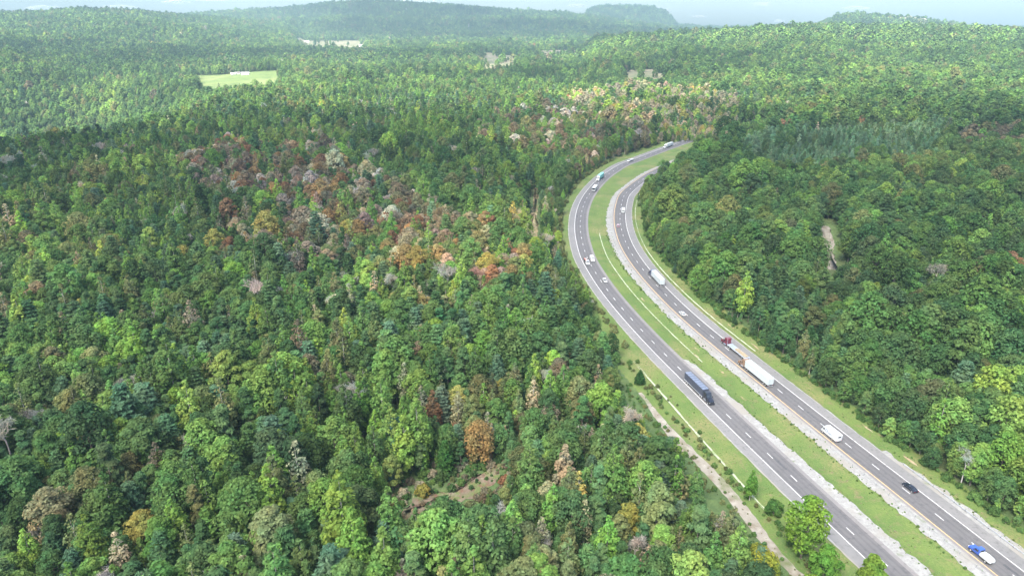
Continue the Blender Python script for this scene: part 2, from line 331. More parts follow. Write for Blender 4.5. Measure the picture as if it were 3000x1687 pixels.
def field(p, m, label):
    r_ = np.random.default_rng(int(abs(p[0][0]))); k = 30; a, b, c, d = (np.array(p[i]) for i in (0, 1, 3, 4)); w0 = np.linalg.norm(d - a); G = []
    for i in range(k + 1):
        f = i / k; l, q = a + (b - a) * f, d + (c - d) * f; l = l + (q - l) * r_.uniform(-.02, .05); q = q - (q - l) * r_.uniform(-.02, .05); G.append([l + (q - l) * t for t in np.linspace(0, 1, k + 1)])
    G = np.array(G).reshape(-1, 2); f0 = (np.arange(k)[:, None] * (k + 1) + np.arange(k)[None]).ravel()
    link('field', mesh_np('field', np.c_[G, ground(G[:, 0], G[:, 1]) + 2.0], np.c_[f0, f0 + 1, f0 + k + 2, f0 + k + 1], [m]), kind='structure', label=label)
for p, m, l in FIELDS: field(p, m, l)

# ------------------------------------------------------------------ tree prototypes
def leaf_mat():
    m, N, L = new_mat('foliage')
    o = N.new('ShaderNodeOutputMaterial'); at = N.new('ShaderNodeAttribute'); at.attribute_type = 'INSTANCER'; at.attribute_name = 'tint'
    lv = N.new('ShaderNodeAttribute'); lv.attribute_name = 'leafv'
    mr = N.new('ShaderNodeMapRange'); mr.inputs[3].default_value = .52; mr.inputs[4].default_value = 1.52; L.new(lv.outputs['Fac'], mr.inputs[0])
    v = N.new('ShaderNodeVectorMath'); v.operation = 'SCALE'; L.new(at.outputs['Color'], v.inputs[0]); L.new(mr.outputs[0], v.inputs['Scale'])
    tc = N.new('ShaderNodeTexCoord'); oi = N.new('ShaderNodeObjectInfo'); ad = N.new('ShaderNodeVectorMath'); ad.operation = 'ADD'; sc_ = N.new('ShaderNodeMath'); sc_.operation = 'MULTIPLY'; sc_.inputs[1].default_value = 91.
    L.new(oi.outputs['Random'], sc_.inputs[0]); L.new(tc.outputs['Object'], ad.inputs[0]); L.new(sc_.outputs[0], ad.inputs[1])
    nz = N.new('ShaderNodeTexNoise'); nz.inputs['Scale'].default_value = .23; nz.inputs['Detail'].default_value = 2; L.new(ad.outputs[0], nz.inputs['Vector'])
    hr = N.new('ShaderNodeMapRange'); hr.inputs[1].default_value = .36; hr.inputs[2].default_value = .64; L.new(nz.outputs[0], hr.inputs[0])
    hm = N.new('ShaderNodeMix'); hm.data_type = 'RGBA'; hm.inputs['A'].default_value = (1.10, 1.0, .95, 1); hm.inputs['B'].default_value = (.82, .98, 1.02, 1); L.new(hr.outputs[0], hm.inputs['Factor'])
    vm = N.new('ShaderNodeVectorMath'); vm.operation = 'MULTIPLY'; L.new(v.outputs[0], vm.inputs[0]); L.new(hm.outputs['Result'], vm.inputs[1]); v = vm
    d = N.new('ShaderNodeBsdfDiffuse'); t = N.new('ShaderNodeBsdfTranslucent'); mx = N.new('ShaderNodeMixShader'); mx.inputs[0].default_value = .45
    L.new(v.outputs[0], d.inputs[0]); L.new(v.outputs[0], t.inputs[0]); L.new(d.outputs[0], mx.inputs[1]); L.new(t.outputs[0], mx.inputs[2]); L.new(mx.outputs[0], o.inputs[0])
    return m
M_LEAF = leaf_mat()
M_BARK = mat('bark', (.20, .17, .14), .9, var=.5, scale=2.0)
M_PALE = mat('pale_bark', (.42, .39, .35), .9, var=.4, scale=2.0)
M_DEAD = mat('dead_wood', (.40, .37, .35), .9, var=.35, scale=1.5)

def unit(n, r):
    v = r.normal(size=(n, 3)); return v / np.linalg.norm(v, axis=1)[:, None]
def leaves(C, Nn, size, r, asp=1.35):
    n = len(C); q = unit(n, r); t = np.cross(Nn, q); t /= np.linalg.norm(t, axis=1)[:, None] + 1e-9; b = np.cross(Nn, t)
    s = size * r.uniform(.65, 1.3, n)[:, None]; a = t * s * .5 * asp; c = b * s * .5 / asp * 1.3
    k = r.uniform(-.25, .25, (n, 1)) * a
    V = np.stack([C - a, C + c + k, C + a, C - c + k], 1).reshape(-1, 3)
    return V, np.arange(4 * n).reshape(n, 4)
def blob_crown(lobes, n, size, r, up=.45, jit=.55, fill=.14, asp=1.35):
    """leaves on the skin of many lobes; lobes (cx,cy,cz,rx,rz)"""
    Lb = np.array(lobes); wgt = Lb[:, 3] ** 2; k = r.choice(len(Lb), n, p=wgt / wgt.sum()); d = unit(n, r); d[:, 2] = np.where(d[:, 2] < -.35, -d[:, 2], d[:, 2])
    rad = r.uniform(.84, 1.06, n); rad = np.where(r.random(n) < fill, r.uniform(.3, .8, n), rad)
    C = Lb[k, :3] + d * np.c_[Lb[k, 3], Lb[k, 3], Lb[k, 4]] * rad[:, None]
    out = C - Lb[:, :3].mean(0); out /= np.linalg.norm(out, axis=1)[:, None] + 1e-6
    Nn = d * .8 + out * .35 + np.array([0, 0, up]) + r.normal(0, jit, (n, 3)) * .8; Nn /= np.linalg.norm(Nn, axis=1)[:, None]
    return C, Nn
def limb(mb, a, b, r0, r1, n=5): mb.cyl(a, b, r0, r1, n, cap=False)

def broad(seed, lod, R=4.0, Ht=16, base=.2, nl=34, sparse=1.0, sz=.5, top=.5):
    """domed crown from low down to the top, knobbly with many lobes; widest at the fraction `top` of its depth"""
    r = np.random.default_rng(seed); z0 = Ht * base; dz = Ht - z0; lobes = []
    for i in range(nl):
        ph = i * 2.39996 + r.uniform(-.5, .5); t = 1 - ((i + .5) / nl) ** .92; q = (t - top) / (1 - top) if t > top else (top - t) / (top + .25); rad = R * math.sqrt(max(.05, 1 - q * q)) * r.uniform(.82, 1.12)
        lr = R * r.uniform(.22, .38); k = max(0, rad - lr * .75); lobes.append((k * math.cos(ph), k * math.sin(ph), z0 + dz * t * .97 - lr * .35, lr, lr * r.uniform(.75, 1.0)))
    lobes += [(0, 0, z0 + dz * .5, R * .6, dz * .36), (r.uniform(-.4, .4), r.uniform(-.4, .4), Ht - R * .3, R * .36, R * .3)]
    n = {0: 3600, 1: 760, 2: 170}[lod]; s = {0: sz, 1: sz * 2.05, 2: sz * 4.0}[lod]
    C, Nn = blob_crown(lobes, int(n * sparse), s, r, fill=.08, jit=(.5, .3, .2)[lod])
    tr = MB(); limb(tr, (0, 0, -.6), (.15, 0, z0 + dz * .45), .26, .15, 6)
    if lod < 2:
        for l in lobes[::4][:8]: limb(tr, (.12, 0, z0 + dz * r.uniform(.1, .5)), (l[0] * .85, l[1] * .85, l[2]), .11, .04, 4)
    return C, Nn, s, tr
def poplar(seed, lod, R=3.0, Ht=20, sparse=1.0):
    r = np.random.default_rng(seed); lobes = []; base = Ht * .16
    for i in range(26):
        t = (i + .5) / 26; z = base + (Ht - base) * t; pr = R * (math.sin(math.pi * min(1, (.12 + t * .88)) ** .75) ** .8); ph = i * 2.4 + r.uniform(-.4, .4); lr = max(.55, pr * r.uniform(.38, .55)); k = pr * .62
        lobes.append((k * math.cos(ph), k * math.sin(ph), z, lr, lr * 1.25))
    lobes.append((0, 0, Ht - .5, .7, 1.1))
    n = {0: 2200, 1: 520, 2: 140}[lod]; s = {0: .55, 1: 1.05, 2: 1.9}[lod]
    C, Nn = blob_crown(lobes, int(n * sparse), s, r, up=.35)
    tr = MB(); limb(tr, (0, 0, -.6), (0, 0, Ht * .55), .22, .13, 6); limb(tr, (0, 0, Ht * .55), (.1, 0, Ht * .93), .13, .03, 5)
    if lod == 0:
        for l in lobes[2:22:3]: limb(tr, (0, 0, l[2] - 1.2), (l[0], l[1], l[2]), .07, .03, 4)
    return C, Nn, s, tr
def pine(seed, lod, R=3.6, Ht=18, lev=13, droop=.12, gap=.34, sparse=1.0):
    r = np.random.default_rng(seed); Cs = []; Ns = []; tr = MB(); base = Ht * .2
    limb(tr, (0, 0, -.6), (0, 0, Ht * .6), .24, .14, 6); limb(tr, (0, 0, Ht * .6), (0, 0, Ht), .14, .03, 5)
    per = {0: 5, 1: 1, 2: 1}[lod]; tufts = {0: 7, 1: 6, 2: 3}[lod]
    for i in range(lev):
        t = (i + .3) / lev; z = base + (Ht - base) * t; ln = R * (1 - t) ** .72 * (.72 + .28 * min(1, t * 4)); nb = 7 if t < .75 else 5
        for k in range(nb):
            a = 2 * math.pi * (k / nb) + i * .9 + r.uniform(-.3, .3); l = ln * r.uniform(.75, 1.12) + .35
            if lod == 0: limb(tr, (0, 0, z), (math.cos(a) * l * .8, math.sin(a) * l * .8, z + l * .05), .05, .02, 3)
            for q in range(tufts):
                f = .22 + .78 * (q + r.uniform(0, .9)) / tufts; p = np.array([math.cos(a) * l * f, math.sin(a) * l * f, z - droop * l * f + .28 * f * f * l])
                sp = (.22 + .30 * (1 - abs(f - .6))) * max(.6, l * .35)
                for _ in range(per):
                    Cs.append(p + r.normal(0, 1, 3) * np.array([sp, sp, .12])); Ns.append(np.array([math.cos(a) * .35, math.sin(a) * .35, 1.0]) + r.normal(0, .33, 3))
    C = np.array(Cs); Nn = np.array(Ns); Nn /= np.linalg.norm(Nn, axis=1)[:, None]
    if sparse < 1: k = r.random(len(C)) < sparse; C, Nn = C[k], Nn[k]
    return C, Nn, {0: .62, 1: 1.15, 2: 2.1}[lod], tr
def scrub(seed, lod, R=3.0, Ht=15, sparse=1.0):      # rough dark pine with clumped tufts
    r = np.random.default_rng(seed); lobes = []; base = Ht * .3
    for i in range(30):
        t = r.uniform(0, 1) ** .8; z = base + (Ht - base) * t; k = R * (1.02 - t) ** .55 * r.uniform(.35, .9); ph = r.uniform(0, 6.28); lr = r.uniform(.55, 1.1); lobes.append((k * math.cos(ph), k * math.sin(ph), z, lr, lr * .55))
    lobes.append((0, 0, Ht - .3, .8, .8)); n = {0: 2100, 1: 500, 2: 130}[lod]; s = {0: .58, 1: 1.1, 2: 2.0}[lod]
    C, Nn = blob_crown(lobes, int(n * sparse), s, r, up=.8, jit=.5, asp=1.7)
    tr = MB(); limb(tr, (0, 0, -.6), (0, 0, Ht * .95), .2, .05, 6)
    if lod == 0:
        for l in lobes[:16:2]: limb(tr, (0, 0, l[2] - .4), (l[0], l[1], l[2]), .06, .02, 3)
    return C, Nn, s, tr
def bare(seed, lod, Ht=15):
    r = np.random.default_rng(seed); tr = MB(); Cs = []; Ns = []
    def grow(p, d, ln, rad, dep):
        q = p + d * ln; limb(tr, p, q, rad, rad * .6, 4 if dep > 1 else 3)
        if dep == 0:
            for _ in range(5 if lod == 0 else 2): Cs.append(np.array(q) + r.normal(0, .35, 3)); v = r.normal(0, 1, 3); v[2] *= .4; Ns.append(v)
            return
        for k in range(3 if dep > 1 else 4):
            e = Vector(r.normal(0, 1, 3)); e = (d * 1.15 + e * .55 + Vector((0, 0, .25))).normalized(); grow(p + d * ln * r.uniform(.55, 1), e, ln * r.uniform(.55, .8), rad * .55, dep - 1)
    limb(tr, Vector((0, 0, -.6)), Vector((0, 0, Ht * .35)), .24, .18, 6)
    grow(Vector((0, 0, Ht * .33)), Vector((.05, .03, 1)).normalized(), Ht * .22, .17, 4 if lod == 0 else 3)
    Nn = np.array(Ns); Nn /= np.linalg.norm(Nn, axis=1)[:, None]
    return np.array(Cs), Nn, .5 if lod == 0 else .9, tr
def cedar(seed, lod, R=1.9, Ht=5.2):
    r = np.random.default_rng(seed); lobes = []
    for i in range(22):
        t = i / 22; z = .4 + (Ht - .6) * t; k = R * (1 - t) ** .6 * .6 * min(1, .6 + t * 3); ph = i * 2.4; lr = max(.3, R * (1 - t) ** .6 * .5); lobes.append((k * math.cos(ph), k * math.sin(ph), z, lr, lr * 1.1))
    C, Nn = blob_crown(lobes, 1500, .34, r, up=.3, asp=1.5); tr = MB(); limb(tr, (0, 0, -.4), (0, 0, Ht * .8), .12, .04, 6)
    return C, Nn, .34, tr

PROTO = {}      # name -> (crown mesh, trunk mesh, joined mesh)
def make_proto(name, gen, bark, lod, **k):
    sd_ = sum(ord(c) * (i + 3) for i, c in enumerate(name)); C, Nn, s, tr = gen(sd_, lod, **k); r = np.random.default_rng(sd_ + 1)
    V, Fq = leaves(C, Nn, s, r, 1.35 if gen in (broad, poplar, cedar) else (1.9 if gen is not bare else 4.0))
    lv = r.beta(2, 2, len(Fq)).astype(np.float32)
    cm = mesh_np(name + '_crown', V, Fq, [M_LEAF]); a = cm.attributes.new('leafv', 'FLOAT', 'FACE'); a.data.foreach_set('value', lv)
    tm = tr.mesh(name + '_trunk', bark)
    tv = np.array(tr.v); tf = np.array([f for f in tr.f if len(f) == 4])
    jm = mesh_np(name, np.vstack([V, tv]), np.vstack([Fq, tf + len(V)]), [M_LEAF, bark], np.r_[np.zeros(len(Fq)), np.ones(len(tf))])
    a = jm.attributes.new('leafv', 'FLOAT', 'FACE'); a.data.foreach_set('value', np.r_[lv, np.full(len(tf), .5)].astype(np.float32))
    PROTO[name] = (cm, tm, jm)
KINDS = {'broad': [], 'poplar': [], 'pine': [], 'scrub': [], 'bare': [], 'thin': [], 'shrub': []}
LODS = [{}, {}, {}]
for lod in range(3):
    nv = (6, 3, 2)[lod]
    def add(kind, gen, bark, n, var):
        LODS[lod][kind] = []
        for i in range(n):
            nm = f'{kind}_{"abc"[lod]}_{"stuvwxyz"[i]}'; make_proto(nm, gen, bark, lod, **var[i % len(var)]); LODS[lod][kind].append(nm)
    add('broad', broad, M_BARK, nv, [dict(R=4.4, Ht=15), dict(R=5.3, Ht=16, nl=46, top=.55), dict(R=3.7, Ht=15, nl=30, top=.4), dict(R=4.8, Ht=17.5, nl=44, base=.25), dict(R=4.0, Ht=12.5, nl=28, top=.45), dict(R=5.0, Ht=15, nl=52, top=.6)])
    add('poplar', poplar, M_PALE, (3, 2, 1)[lod], [dict(R=3.3, Ht=19), dict(R=2.9, Ht=17), dict(R=3.8, Ht=21)])
    add('pine', pine, M_BARK, (4, 2, 1)[lod], [dict(R=4.0), dict(R=4.6, Ht=18, lev=14), dict(R=3.5, Ht=15, lev=12), dict(R=4.2, Ht=15, lev=11, sparse=.8)])
    add('scrub', scrub, M_BARK, (3, 2, 1)[lod], [dict(), dict(R=2.5, Ht=16), dict(R=3.5, Ht=14)])
    if lod < 2:
        add('bare', bare, M_DEAD, (3, 1)[lod], [dict(), dict(Ht=17), dict(Ht=13)])
        add('thin', poplar, M_PALE, (2, 1)[lod], [dict(R=2.7, Ht=18, sparse=.33), dict(R=3.3, Ht=17, sparse=.42)])
    if lod == 0:
        add('shrub', broad, M_BARK, 3, [dict(R=1.6, Ht=2.6, base=.02, nl=14, sparse=.3, sz=.42), dict(R=2.1, Ht=3.2, base=.02, nl=16, sparse=.4, sz=.42), dict(R=1.1, Ht=2.2, base=.02, nl=12, sparse=.2, sz=.4)])
        make_proto('cedar_a', cedar, M_BARK, 0)
LODS[2]['bare'] = LODS[2]['thin'] = LODS[2]['poplar']

# ------------------------------------------------------------------ where the trees stand
def inside(P, poly):
    P = np.asarray(P); x, y = P[:, 0], P[:, 1]; c = np.zeros(len(P), bool); n = len(poly)
    for i in range(n):
        (x1, y1), (x2, y2) = poly[i], poly[(i + 1) % n]
        t = (y1 > y) != (y2 > y); c ^= t & (x < (x2 - x1) * (y - y1) / ((y2 - y1) or 1e-9) + x1)
    return c
Z = dict(autumn=[(-289, 589), (-278, 660), (-219, 660), (-170, 640), (-122, 540), (-79, 490), (-50, 455), (-50, 390), (-96, 355), (-125, 377), (-157, 440), (-222, 480)],
         autumn2=[(-35, 430), (8, 440), (11, 343), (0, 300), (-45, 330), (-91, 335), (-131, 335), (-170, 360), (-180, 418), (-129, 420)],
         tanfar=[(118, 700), (230, 735), (330, 1034), (225, 1168), (100, 1119), (60, 960), (120, 866)], brown=[(-22, 895), (93, 960), (150, 690), (88, 600), (0, 634)],
         youngpine=[(222, 712), (338, 775), (509, 813), (370, 589), (277, 551), (190, 545)], bright=[(-143, 788), (-70, 839), (-51, 684), (-113, 650)],
         pineedge=[(90, 310), (122, 330), (150, 300), (128, 226), (100, 226)], brightR=[(136, 150), (166, 216), (235, 232), (235, 140), (150, 118)], brownR=[(440, 690), (549, 744), (452, 580), (407, 590)],
         popmid=[(-80, 200), (-45, 228), (-24, 186), (-51, 168)], mix=[(-33, 214), (0, 224), (30, 206), (26, 160), (0, 150), (-15, 174)])
def scatter(r0, r1, sp, seed):
    r = np.random.default_rng(seed); ymax = r1; xm = .80 * r1 + 60
    gx = np.arange(-xm, xm, sp); gy = np.arange(90, ymax, sp * .88); X, Y = np.meshgrid(gx, gy); X = X + (np.arange(len(gy)) % 2)[:, None] * sp / 2
    X = (X + r.uniform(-.42, .42, X.shape) * sp).ravel(); Y = (Y + r.uniform(-.42, .42, Y.shape) * sp).ravel(); D = np.hypot(X, Y)
    k = (D >= r0) & (D < r1) & (np.abs(X) < .76 * (.932 * Y + 45) + 25)
    return np.c_[X[k], Y[k]]
UNDER = [(90, 420, 6.0), (420, 900, 7.5)]
bands = [(90, 420, 5.3), (420, 800, 5.6), (800, 1300, 6.6), (1300, 2000, 9.0), (2000, 3000, 11.5), (3000, 4800, 16.0), (4800, 8200, 25.0)]
TREES = []   # dict arrays per band
def clear_mask(P):
    k = np.ones(len(P), bool); D = np.hypot(P[:, 0], P[:, 1]); n = D < 1100
    o, i = signed(P[n], LC, LN); orr, _ = signed(P[n], RC, RN); Y = P[n, 1]; nr_ = np.random.default_rng(5).normal(0, 1.2, n.sum())
    lo = np.interp(Y, [60, 150, 200, 235, 255, 290, 330, 400, 470, 560, 900], [-36, -36, -36, -33, -26, -19, -16.5, -15.5, -16, -18, -18])
    road = (o > lo + nr_) & (orr < np.interp(Y, [440, 540], [16.5, 11.5]) + nr_) & (Y < 738)
    kk = ~road
    for pg in ([(-45, 147), (-39, 166), (-31, 178), (-14, 182), (-4, 189), (0, 184), (-3, 168), (-13, 149)], [(-16, 224), (-15, 235), (-8, 237), (-7, 230), (-10, 224)], [(8, 385), (9, 450), (12, 500), (16, 552), (25, 552), (22, 490), (20, 450), (19, 385)], [(212, 442), (201, 442), (187, 410), (173, 380), (158, 325), (181, 325), (196, 385), (207, 410)]): kk &= ~inside(P[n], pg)
    c = np.array([-18, 150]); kk &= ~((np.abs((P[n] - c) @ np.array([.75, .66])) < 0))
    k[n] = kk
    Q = P + np.c_[wave_noise(P[:, 0], P[:, 1], 90, 61), wave_noise(P[:, 0], P[:, 1], 90, 62)] * 16
    for f_, (p, _, _) in enumerate(FIELDS): k &= ~(inside(Q, p) & ((np.random.default_rng(9).random(len(P)) < .975) | (f_ == 0)))
    return k
PAL = dict(dark=(.055, .100, .038), mid=(.080, .140, .042), fresh=(.118, .200, .044), lime=(.175, .262, .045), olive=(.120, .134, .055), yellow=(.25, .22, .055), blue=(.080, .142, .082), pined=(.054, .102, .044), pinem=(.074, .134, .052),
           rust=(.18, .098, .055), orange=(.225, .145, .062), pink=(.215, .165, .135), tan=(.25, .215, .145), grey=(.30, .275, .25), brown=(.15, .125, .082), scarlet=(.25, .13, .11), young=(.135, .225, .125))
NAMES = list(PAL); PALA = np.array([PAL[k] for k in NAMES]); NI = {k: i for i, k in enumerate(NAMES)}; KN = ['broad', 'poplar', 'pine', 'scrub', 'bare', 'thin']
def choose(r, n, table):
    ks = list(table); w_ = np.array([table[k] for k in ks], float); return np.array([NI[k] if k in NI else KN.index(k) for k in ks])[r.choice(len(ks), n, p=w_ / w_.sum())]
def assign(P, seed):
    r = np.random.default_rng(seed); n = len(P); D = np.hypot(P[:, 0], P[:, 1]); o = np.full(n, -200.); nn = D < 1100; o[nn] = signed(P[nn], LC, LN)[0]; right = (o > 20) | ((D >= 1100) & (P[:, 0] > 150))
    clump = wave_noise(P[:, 0], P[:, 1], 60, 21); clump2 = wave_noise(P[:, 0], P[:, 1], 38, 22)
    kl = choose(r, n, dict(broad=.45, poplar=.17, pine=.13, scrub=.12, bare=.045, thin=.085)); kp = choose(r, n, dict(broad=.22, poplar=.05, pine=.33, scrub=.36, bare=.02, thin=.02)); kpop = choose(r, n, dict(broad=.35, poplar=.45, pine=.05, scrub=.08, bare=.02, thin=.05))
    kind = np.where(clump > .75, kp, np.where(clump2 > .95, kpop, kl)); kr = choose(r, n, dict(broad=.83, poplar=.07, pine=.03, scrub=.04, bare=.012, thin=.018)); kind = np.where(right & (clump < .9), kr, kind)
    col = np.empty(n, int); kind = np.where((D > 1200) & (r.random(n) < .75) & (kind != 0), 0, kind)
    tb = {0: dict(dark=.27, mid=.40, fresh=.20, lime=.03, olive=.085, yellow=.006, rust=.003, brown=.012), 1: dict(mid=.34, fresh=.5, lime=.09, olive=.07), 2: dict(blue=.5, pinem=.3, pined=.2), 3: dict(pined=.55, pinem=.4, olive=.05), 4: dict(grey=1.), 5: dict(olive=.4, tan=.25, fresh=.2, brown=.15)}
    for q in range(6): m = kind == q; col[m] = choose(r, m.sum(), tb[q])
    m = (D > 1100) & np.isin(col, [NI['yellow'], NI['rust'], NI['brown'], NI['blue'], NI['lime'], NI['tan'], NI['grey']]) & (r.random(n) < .85); col[m] = choose(r, m.sum(), dict(mid=.6, fresh=.4))
    m = right & (kind == 0) & (D < 1100); col[m] = choose(r, m.sum(), dict(dark=.34, mid=.45, fresh=.16, olive=.048, rust=.002))
    def zone(name, pr, cols, kinds=None):
        m = inside(P, Z[name]) & (r.random(n) < pr); col[m] = choose(r, m.sum(), cols)
        if kinds: kind[m] = choose(r, m.sum(), kinds)
    zone('autumn', .52, dict(rust=.26, orange=.07, pink=.10, tan=.12, brown=.36, grey=.09), dict(broad=.86, bare=.09, thin=.05))
    zone('autumn2', .42, dict(pink=.14, orange=.10, yellow=.10, tan=.18, rust=.12, olive=.24, brown=.09, scarlet=.03), dict(broad=.75, bare=.1, thin=.15))
    zone('tanfar', .6, dict(tan=.52, pink=.08, yellow=.12, lime=.28), dict(broad=.75, bare=.1, thin=.15)); zone('brown', .42, dict(brown=.6, grey=.12, olive=.28), dict(broad=.9, bare=.1)); zone('brownR', .4, dict(brown=.8, olive=.2), dict(broad=1.))
    zone('brightR', .65, dict(fresh=.66, lime=.16, mid=.18), dict(poplar=.35, broad=.65)); zone('bright', .75, dict(fresh=.7, lime=.3), dict(poplar=.6, broad=.4)); zone('youngpine', .93, dict(young=.8, pinem=.2), dict(pine=.7, scrub=.3)); zone('pineedge', .8, dict(pined=.5, pinem=.5), dict(scrub=.5, pine=.5))
    zone('popmid', .7, dict(fresh=.7, lime=.08, mid=.22), dict(poplar=.8, thin=.2)); zone('mix', .5, dict(olive=.36, tan=.14, orange=.04, yellow=.07, mid=.34, rust=.05), dict(thin=.3, broad=.5, poplar=.2))
    orr = np.full(n, 200.); orr[nn] = signed(P[nn], RC, RN)[0]; s = np.clip(r.normal(.92, .24, n), .42, 1.5); edge = np.interp(np.where(o < 20, -o - np.interp(P[:, 1], [0, 215, 250, 300, 900], [36, 36, 26, 18, 18]), orr - 16.5), [0, 4, 14], [.55, .72, 1.0]); s = s * np.where(P[:, 1] < 830, edge, 1); s = np.where(kind == 0, s * (1 + .12 * (clump2 > .3)), s); s = np.where(inside(P, Z['youngpine']), s * .68, s); s = np.where(right & (kind == 0), s * 1.16, s); s = np.where(inside(P, Z['mix']), s * .85, s); s = s * (1 + .10 * wave_noise(P[:, 0], P[:, 1], 75, 41)); s = np.where((P[:, 1] > 600) & (P[:, 1] < 770) & (orr > 10) & (orr < 60), s * 1.3, s)
    stand = wave_noise(P[:, 0], P[:, 1], 240, 31); fs = 1 - .65 * smooth(700, 2000, D)[:, None]; jit = (1 + r.normal(0, .16, (n, 1)) * fs) * (1 + r.normal(0, .06, (n, 3)) * fs) * (1 + .15 * stand[:, None]) * np.where(stand[:, None] > .5, np.array([[1.18, 1.06, .95]]), 1.0); tint = PALA[col] * jit * np.array([[1.15, 1.21, 1.10]]); tint = np.clip(tint * .89 + tint.mean(1, keepdims=True) * .11, .012, .6)
    return kind, col, s, tint
CAMV = np.array([0, 0, H])
for b, (r0, r1, sp) in enumerate(bands):
    P = scatter(r0, r1, sp, 100 + b); P = P[clear_mask(P)]; kind, col, s, tint = assign(P, 200 + b)
    s = s * (sp / 6.1) ** .42 if b >= 2 else s
    z = ground(P[:, 0], P[:, 1]); TREES.append(dict(P=P, z=z, kind=kind, col=col, s=s, tint=tint, lod=np.full(len(P), 0 if b < 2 else (1 if b < 4 else 2)), rot=rng.uniform(0, 6.28, len(P))))
for b, (r0, r1, sp) in enumerate(UNDER):                 # saplings and young growth between the crowns
    P = scatter(r0, r1, sp, 300 + b); P = P[clear_mask(P)]; kind, col, s, tint = assign(P, 400 + b); rr_ = np.random.default_rng(b + 3); kind = choose(rr_, len(P), dict(poplar=.34, scrub=.3, broad=.26, pine=.1)); m = np.isin(col, [NI['grey'], NI['yellow'], NI['rust'], NI['pink'], NI['orange']]); tint[m] = PALA[NI['mid']]
    TREES.append(dict(P=P, z=ground(P[:, 0], P[:, 1]), kind=kind, col=col, s=s * rr_.uniform(.38, .68, len(P)), tint=tint * 1.1, lod=np.full(len(P), 1), rot=rng.uniform(0, 6.28, len(P))))
T = {k: np.concatenate([t[k] for t in TREES]) for k in TREES[0]}

# the largest trees in view become things of their own
p3 = np.c_[T['P'], T['z'] + 9 * T['s']] - CAMV; dep = p3[:, 1] * math.cos(PITCH) - p3[:, 2] * math.sin(PITCH); hx = p3[:, 0] / dep; hy = (p3[:, 1] * math.sin(PITCH) + p3[:, 2] * math.cos(PITCH)) / dep
inview = (abs(hx) < .77) & (hy > -.45) & (hy < .42); dist = np.linalg.norm(p3, axis=1); single = np.zeros(len(dist), bool)
for q, lim in zip(range(6), (290, 130, 130, 140, 40, 60)):
    c = np.where(inview & (T['kind'] == q) & (T['lod'] == 0))[0]; c = c[np.argsort(dist[c])][:lim]; single[c] = True
CN = dict(dark='dark green', mid='mid-green', fresh='bright green', lime='yellow-green', olive='olive green', yellow='golden yellow', blue='blue-green', pined='dark green', pinem='mid-green', rust='rust-red', orange='orange', pink='dusty pink', tan='tan', grey='grey', brown='brown', scarlet='scarlet', young='light green')
TN = dict(broad=('broadleaf_tree', 'round-crowned broadleaf tree', 'broadleaf tree'), poplar=('poplar_tree', 'narrow poplar-shaped tree', 'poplar tree'), pine=('pine_tree', 'tiered pine tree', 'pine tree'), scrub=('scrub_pine_tree', 'rough clumped pine', 'scrub pine'), bare=('bare_tree', 'leafless tree with pale branches', 'bare tree'), thin=('thin_crowned_tree', 'thin-leaved tree with pale trunk', 'thin tree'))
def where(p, o):
    if o > 0:
        if o < 62: return 'on the wood edge by the guardrail' if p[1] < 185 else 'on the edge beyond the outgoing carriageway'
        return 'deep in woods beyond the outgoing carriageway'
    if math.hypot(p[0] + 18, p[1] - 172) < 34: return 'at the rim of the reddish dirt clearing'
    if -40 < o < 0 and p[1] < 215: return 'beside the pale gravel track'
    if o > -40: return 'crowding the shoulder of the oncoming carriageway'
    if p[0] > -60: return 'in the woods between dirt clearing and highway'
    return 'in the woods past the dirt clearing'
def plant(proto, x, y, z, s, rot, tint, name, label, cat, group, lean=0.0):
    e = link(name, None, label=label, cat=cat, group=group); e.location = (x, y, z); e.scale = (s,) * 3; e.rotation_euler = (lean, lean * .5, rot)
    cr = link('crown', PROTO[proto][0], e); cr['tint'] = [float(v) for v in tint]; link('trunk', PROTO[proto][1], e); return e
osig, _ = signed(T['P'][single], LC, LN)
SHORT = dict(broad='broadleaf', poplar='poplar', pine='pine', scrub='scrub pine', bare='bare tree', thin='thin tree'); nearb = np.where((T['P'][:, 1] < 430) & (T['lod'] == 0))[0]
def said(i): k = KN[T['kind'][i]]; return ('' if k == 'bare' else CN[NAMES[T['col'][i]]] + ' ') + SHORT[k]
def neighbours(i):
    d = ((T['P'][nearb] - T['P'][i]) ** 2).sum(1); o = nearb[np.argsort(d)[1:6]]; a = said(o[0])
    for j in o[1:]:
        if said(j) != a: return a, said(j)
    return a, None
def tree_label(size, colour, k, i, wh):
    a, b = neighbours(i); t = f'{size}{colour}{SHORT[k] + (" tree" if k == "broad" else "")} '; wh = wh.replace('crowding the shoulder of the oncoming carriageway', 'by the oncoming carriageway').replace('in the woods between dirt clearing and highway', 'between clearing and highway').replace('in the woods past the dirt clearing', 'past the dirt clearing').replace('on the edge beyond the outgoing carriageway', 'edging the outgoing carriageway').replace('deep in woods beyond the outgoing carriageway', 'beyond the outgoing carriageway').replace('at the rim of the reddish dirt clearing', 'rimming the dirt clearing').replace('on the wood edge by the guardrail', 'by the guardrail')
    l = t + (f'between {a} and {b}, {wh}' if b else f'among {a} trees, {wh}')
    return l if len(l.split()) <= 15 else t + f'beside {a}, {wh}'
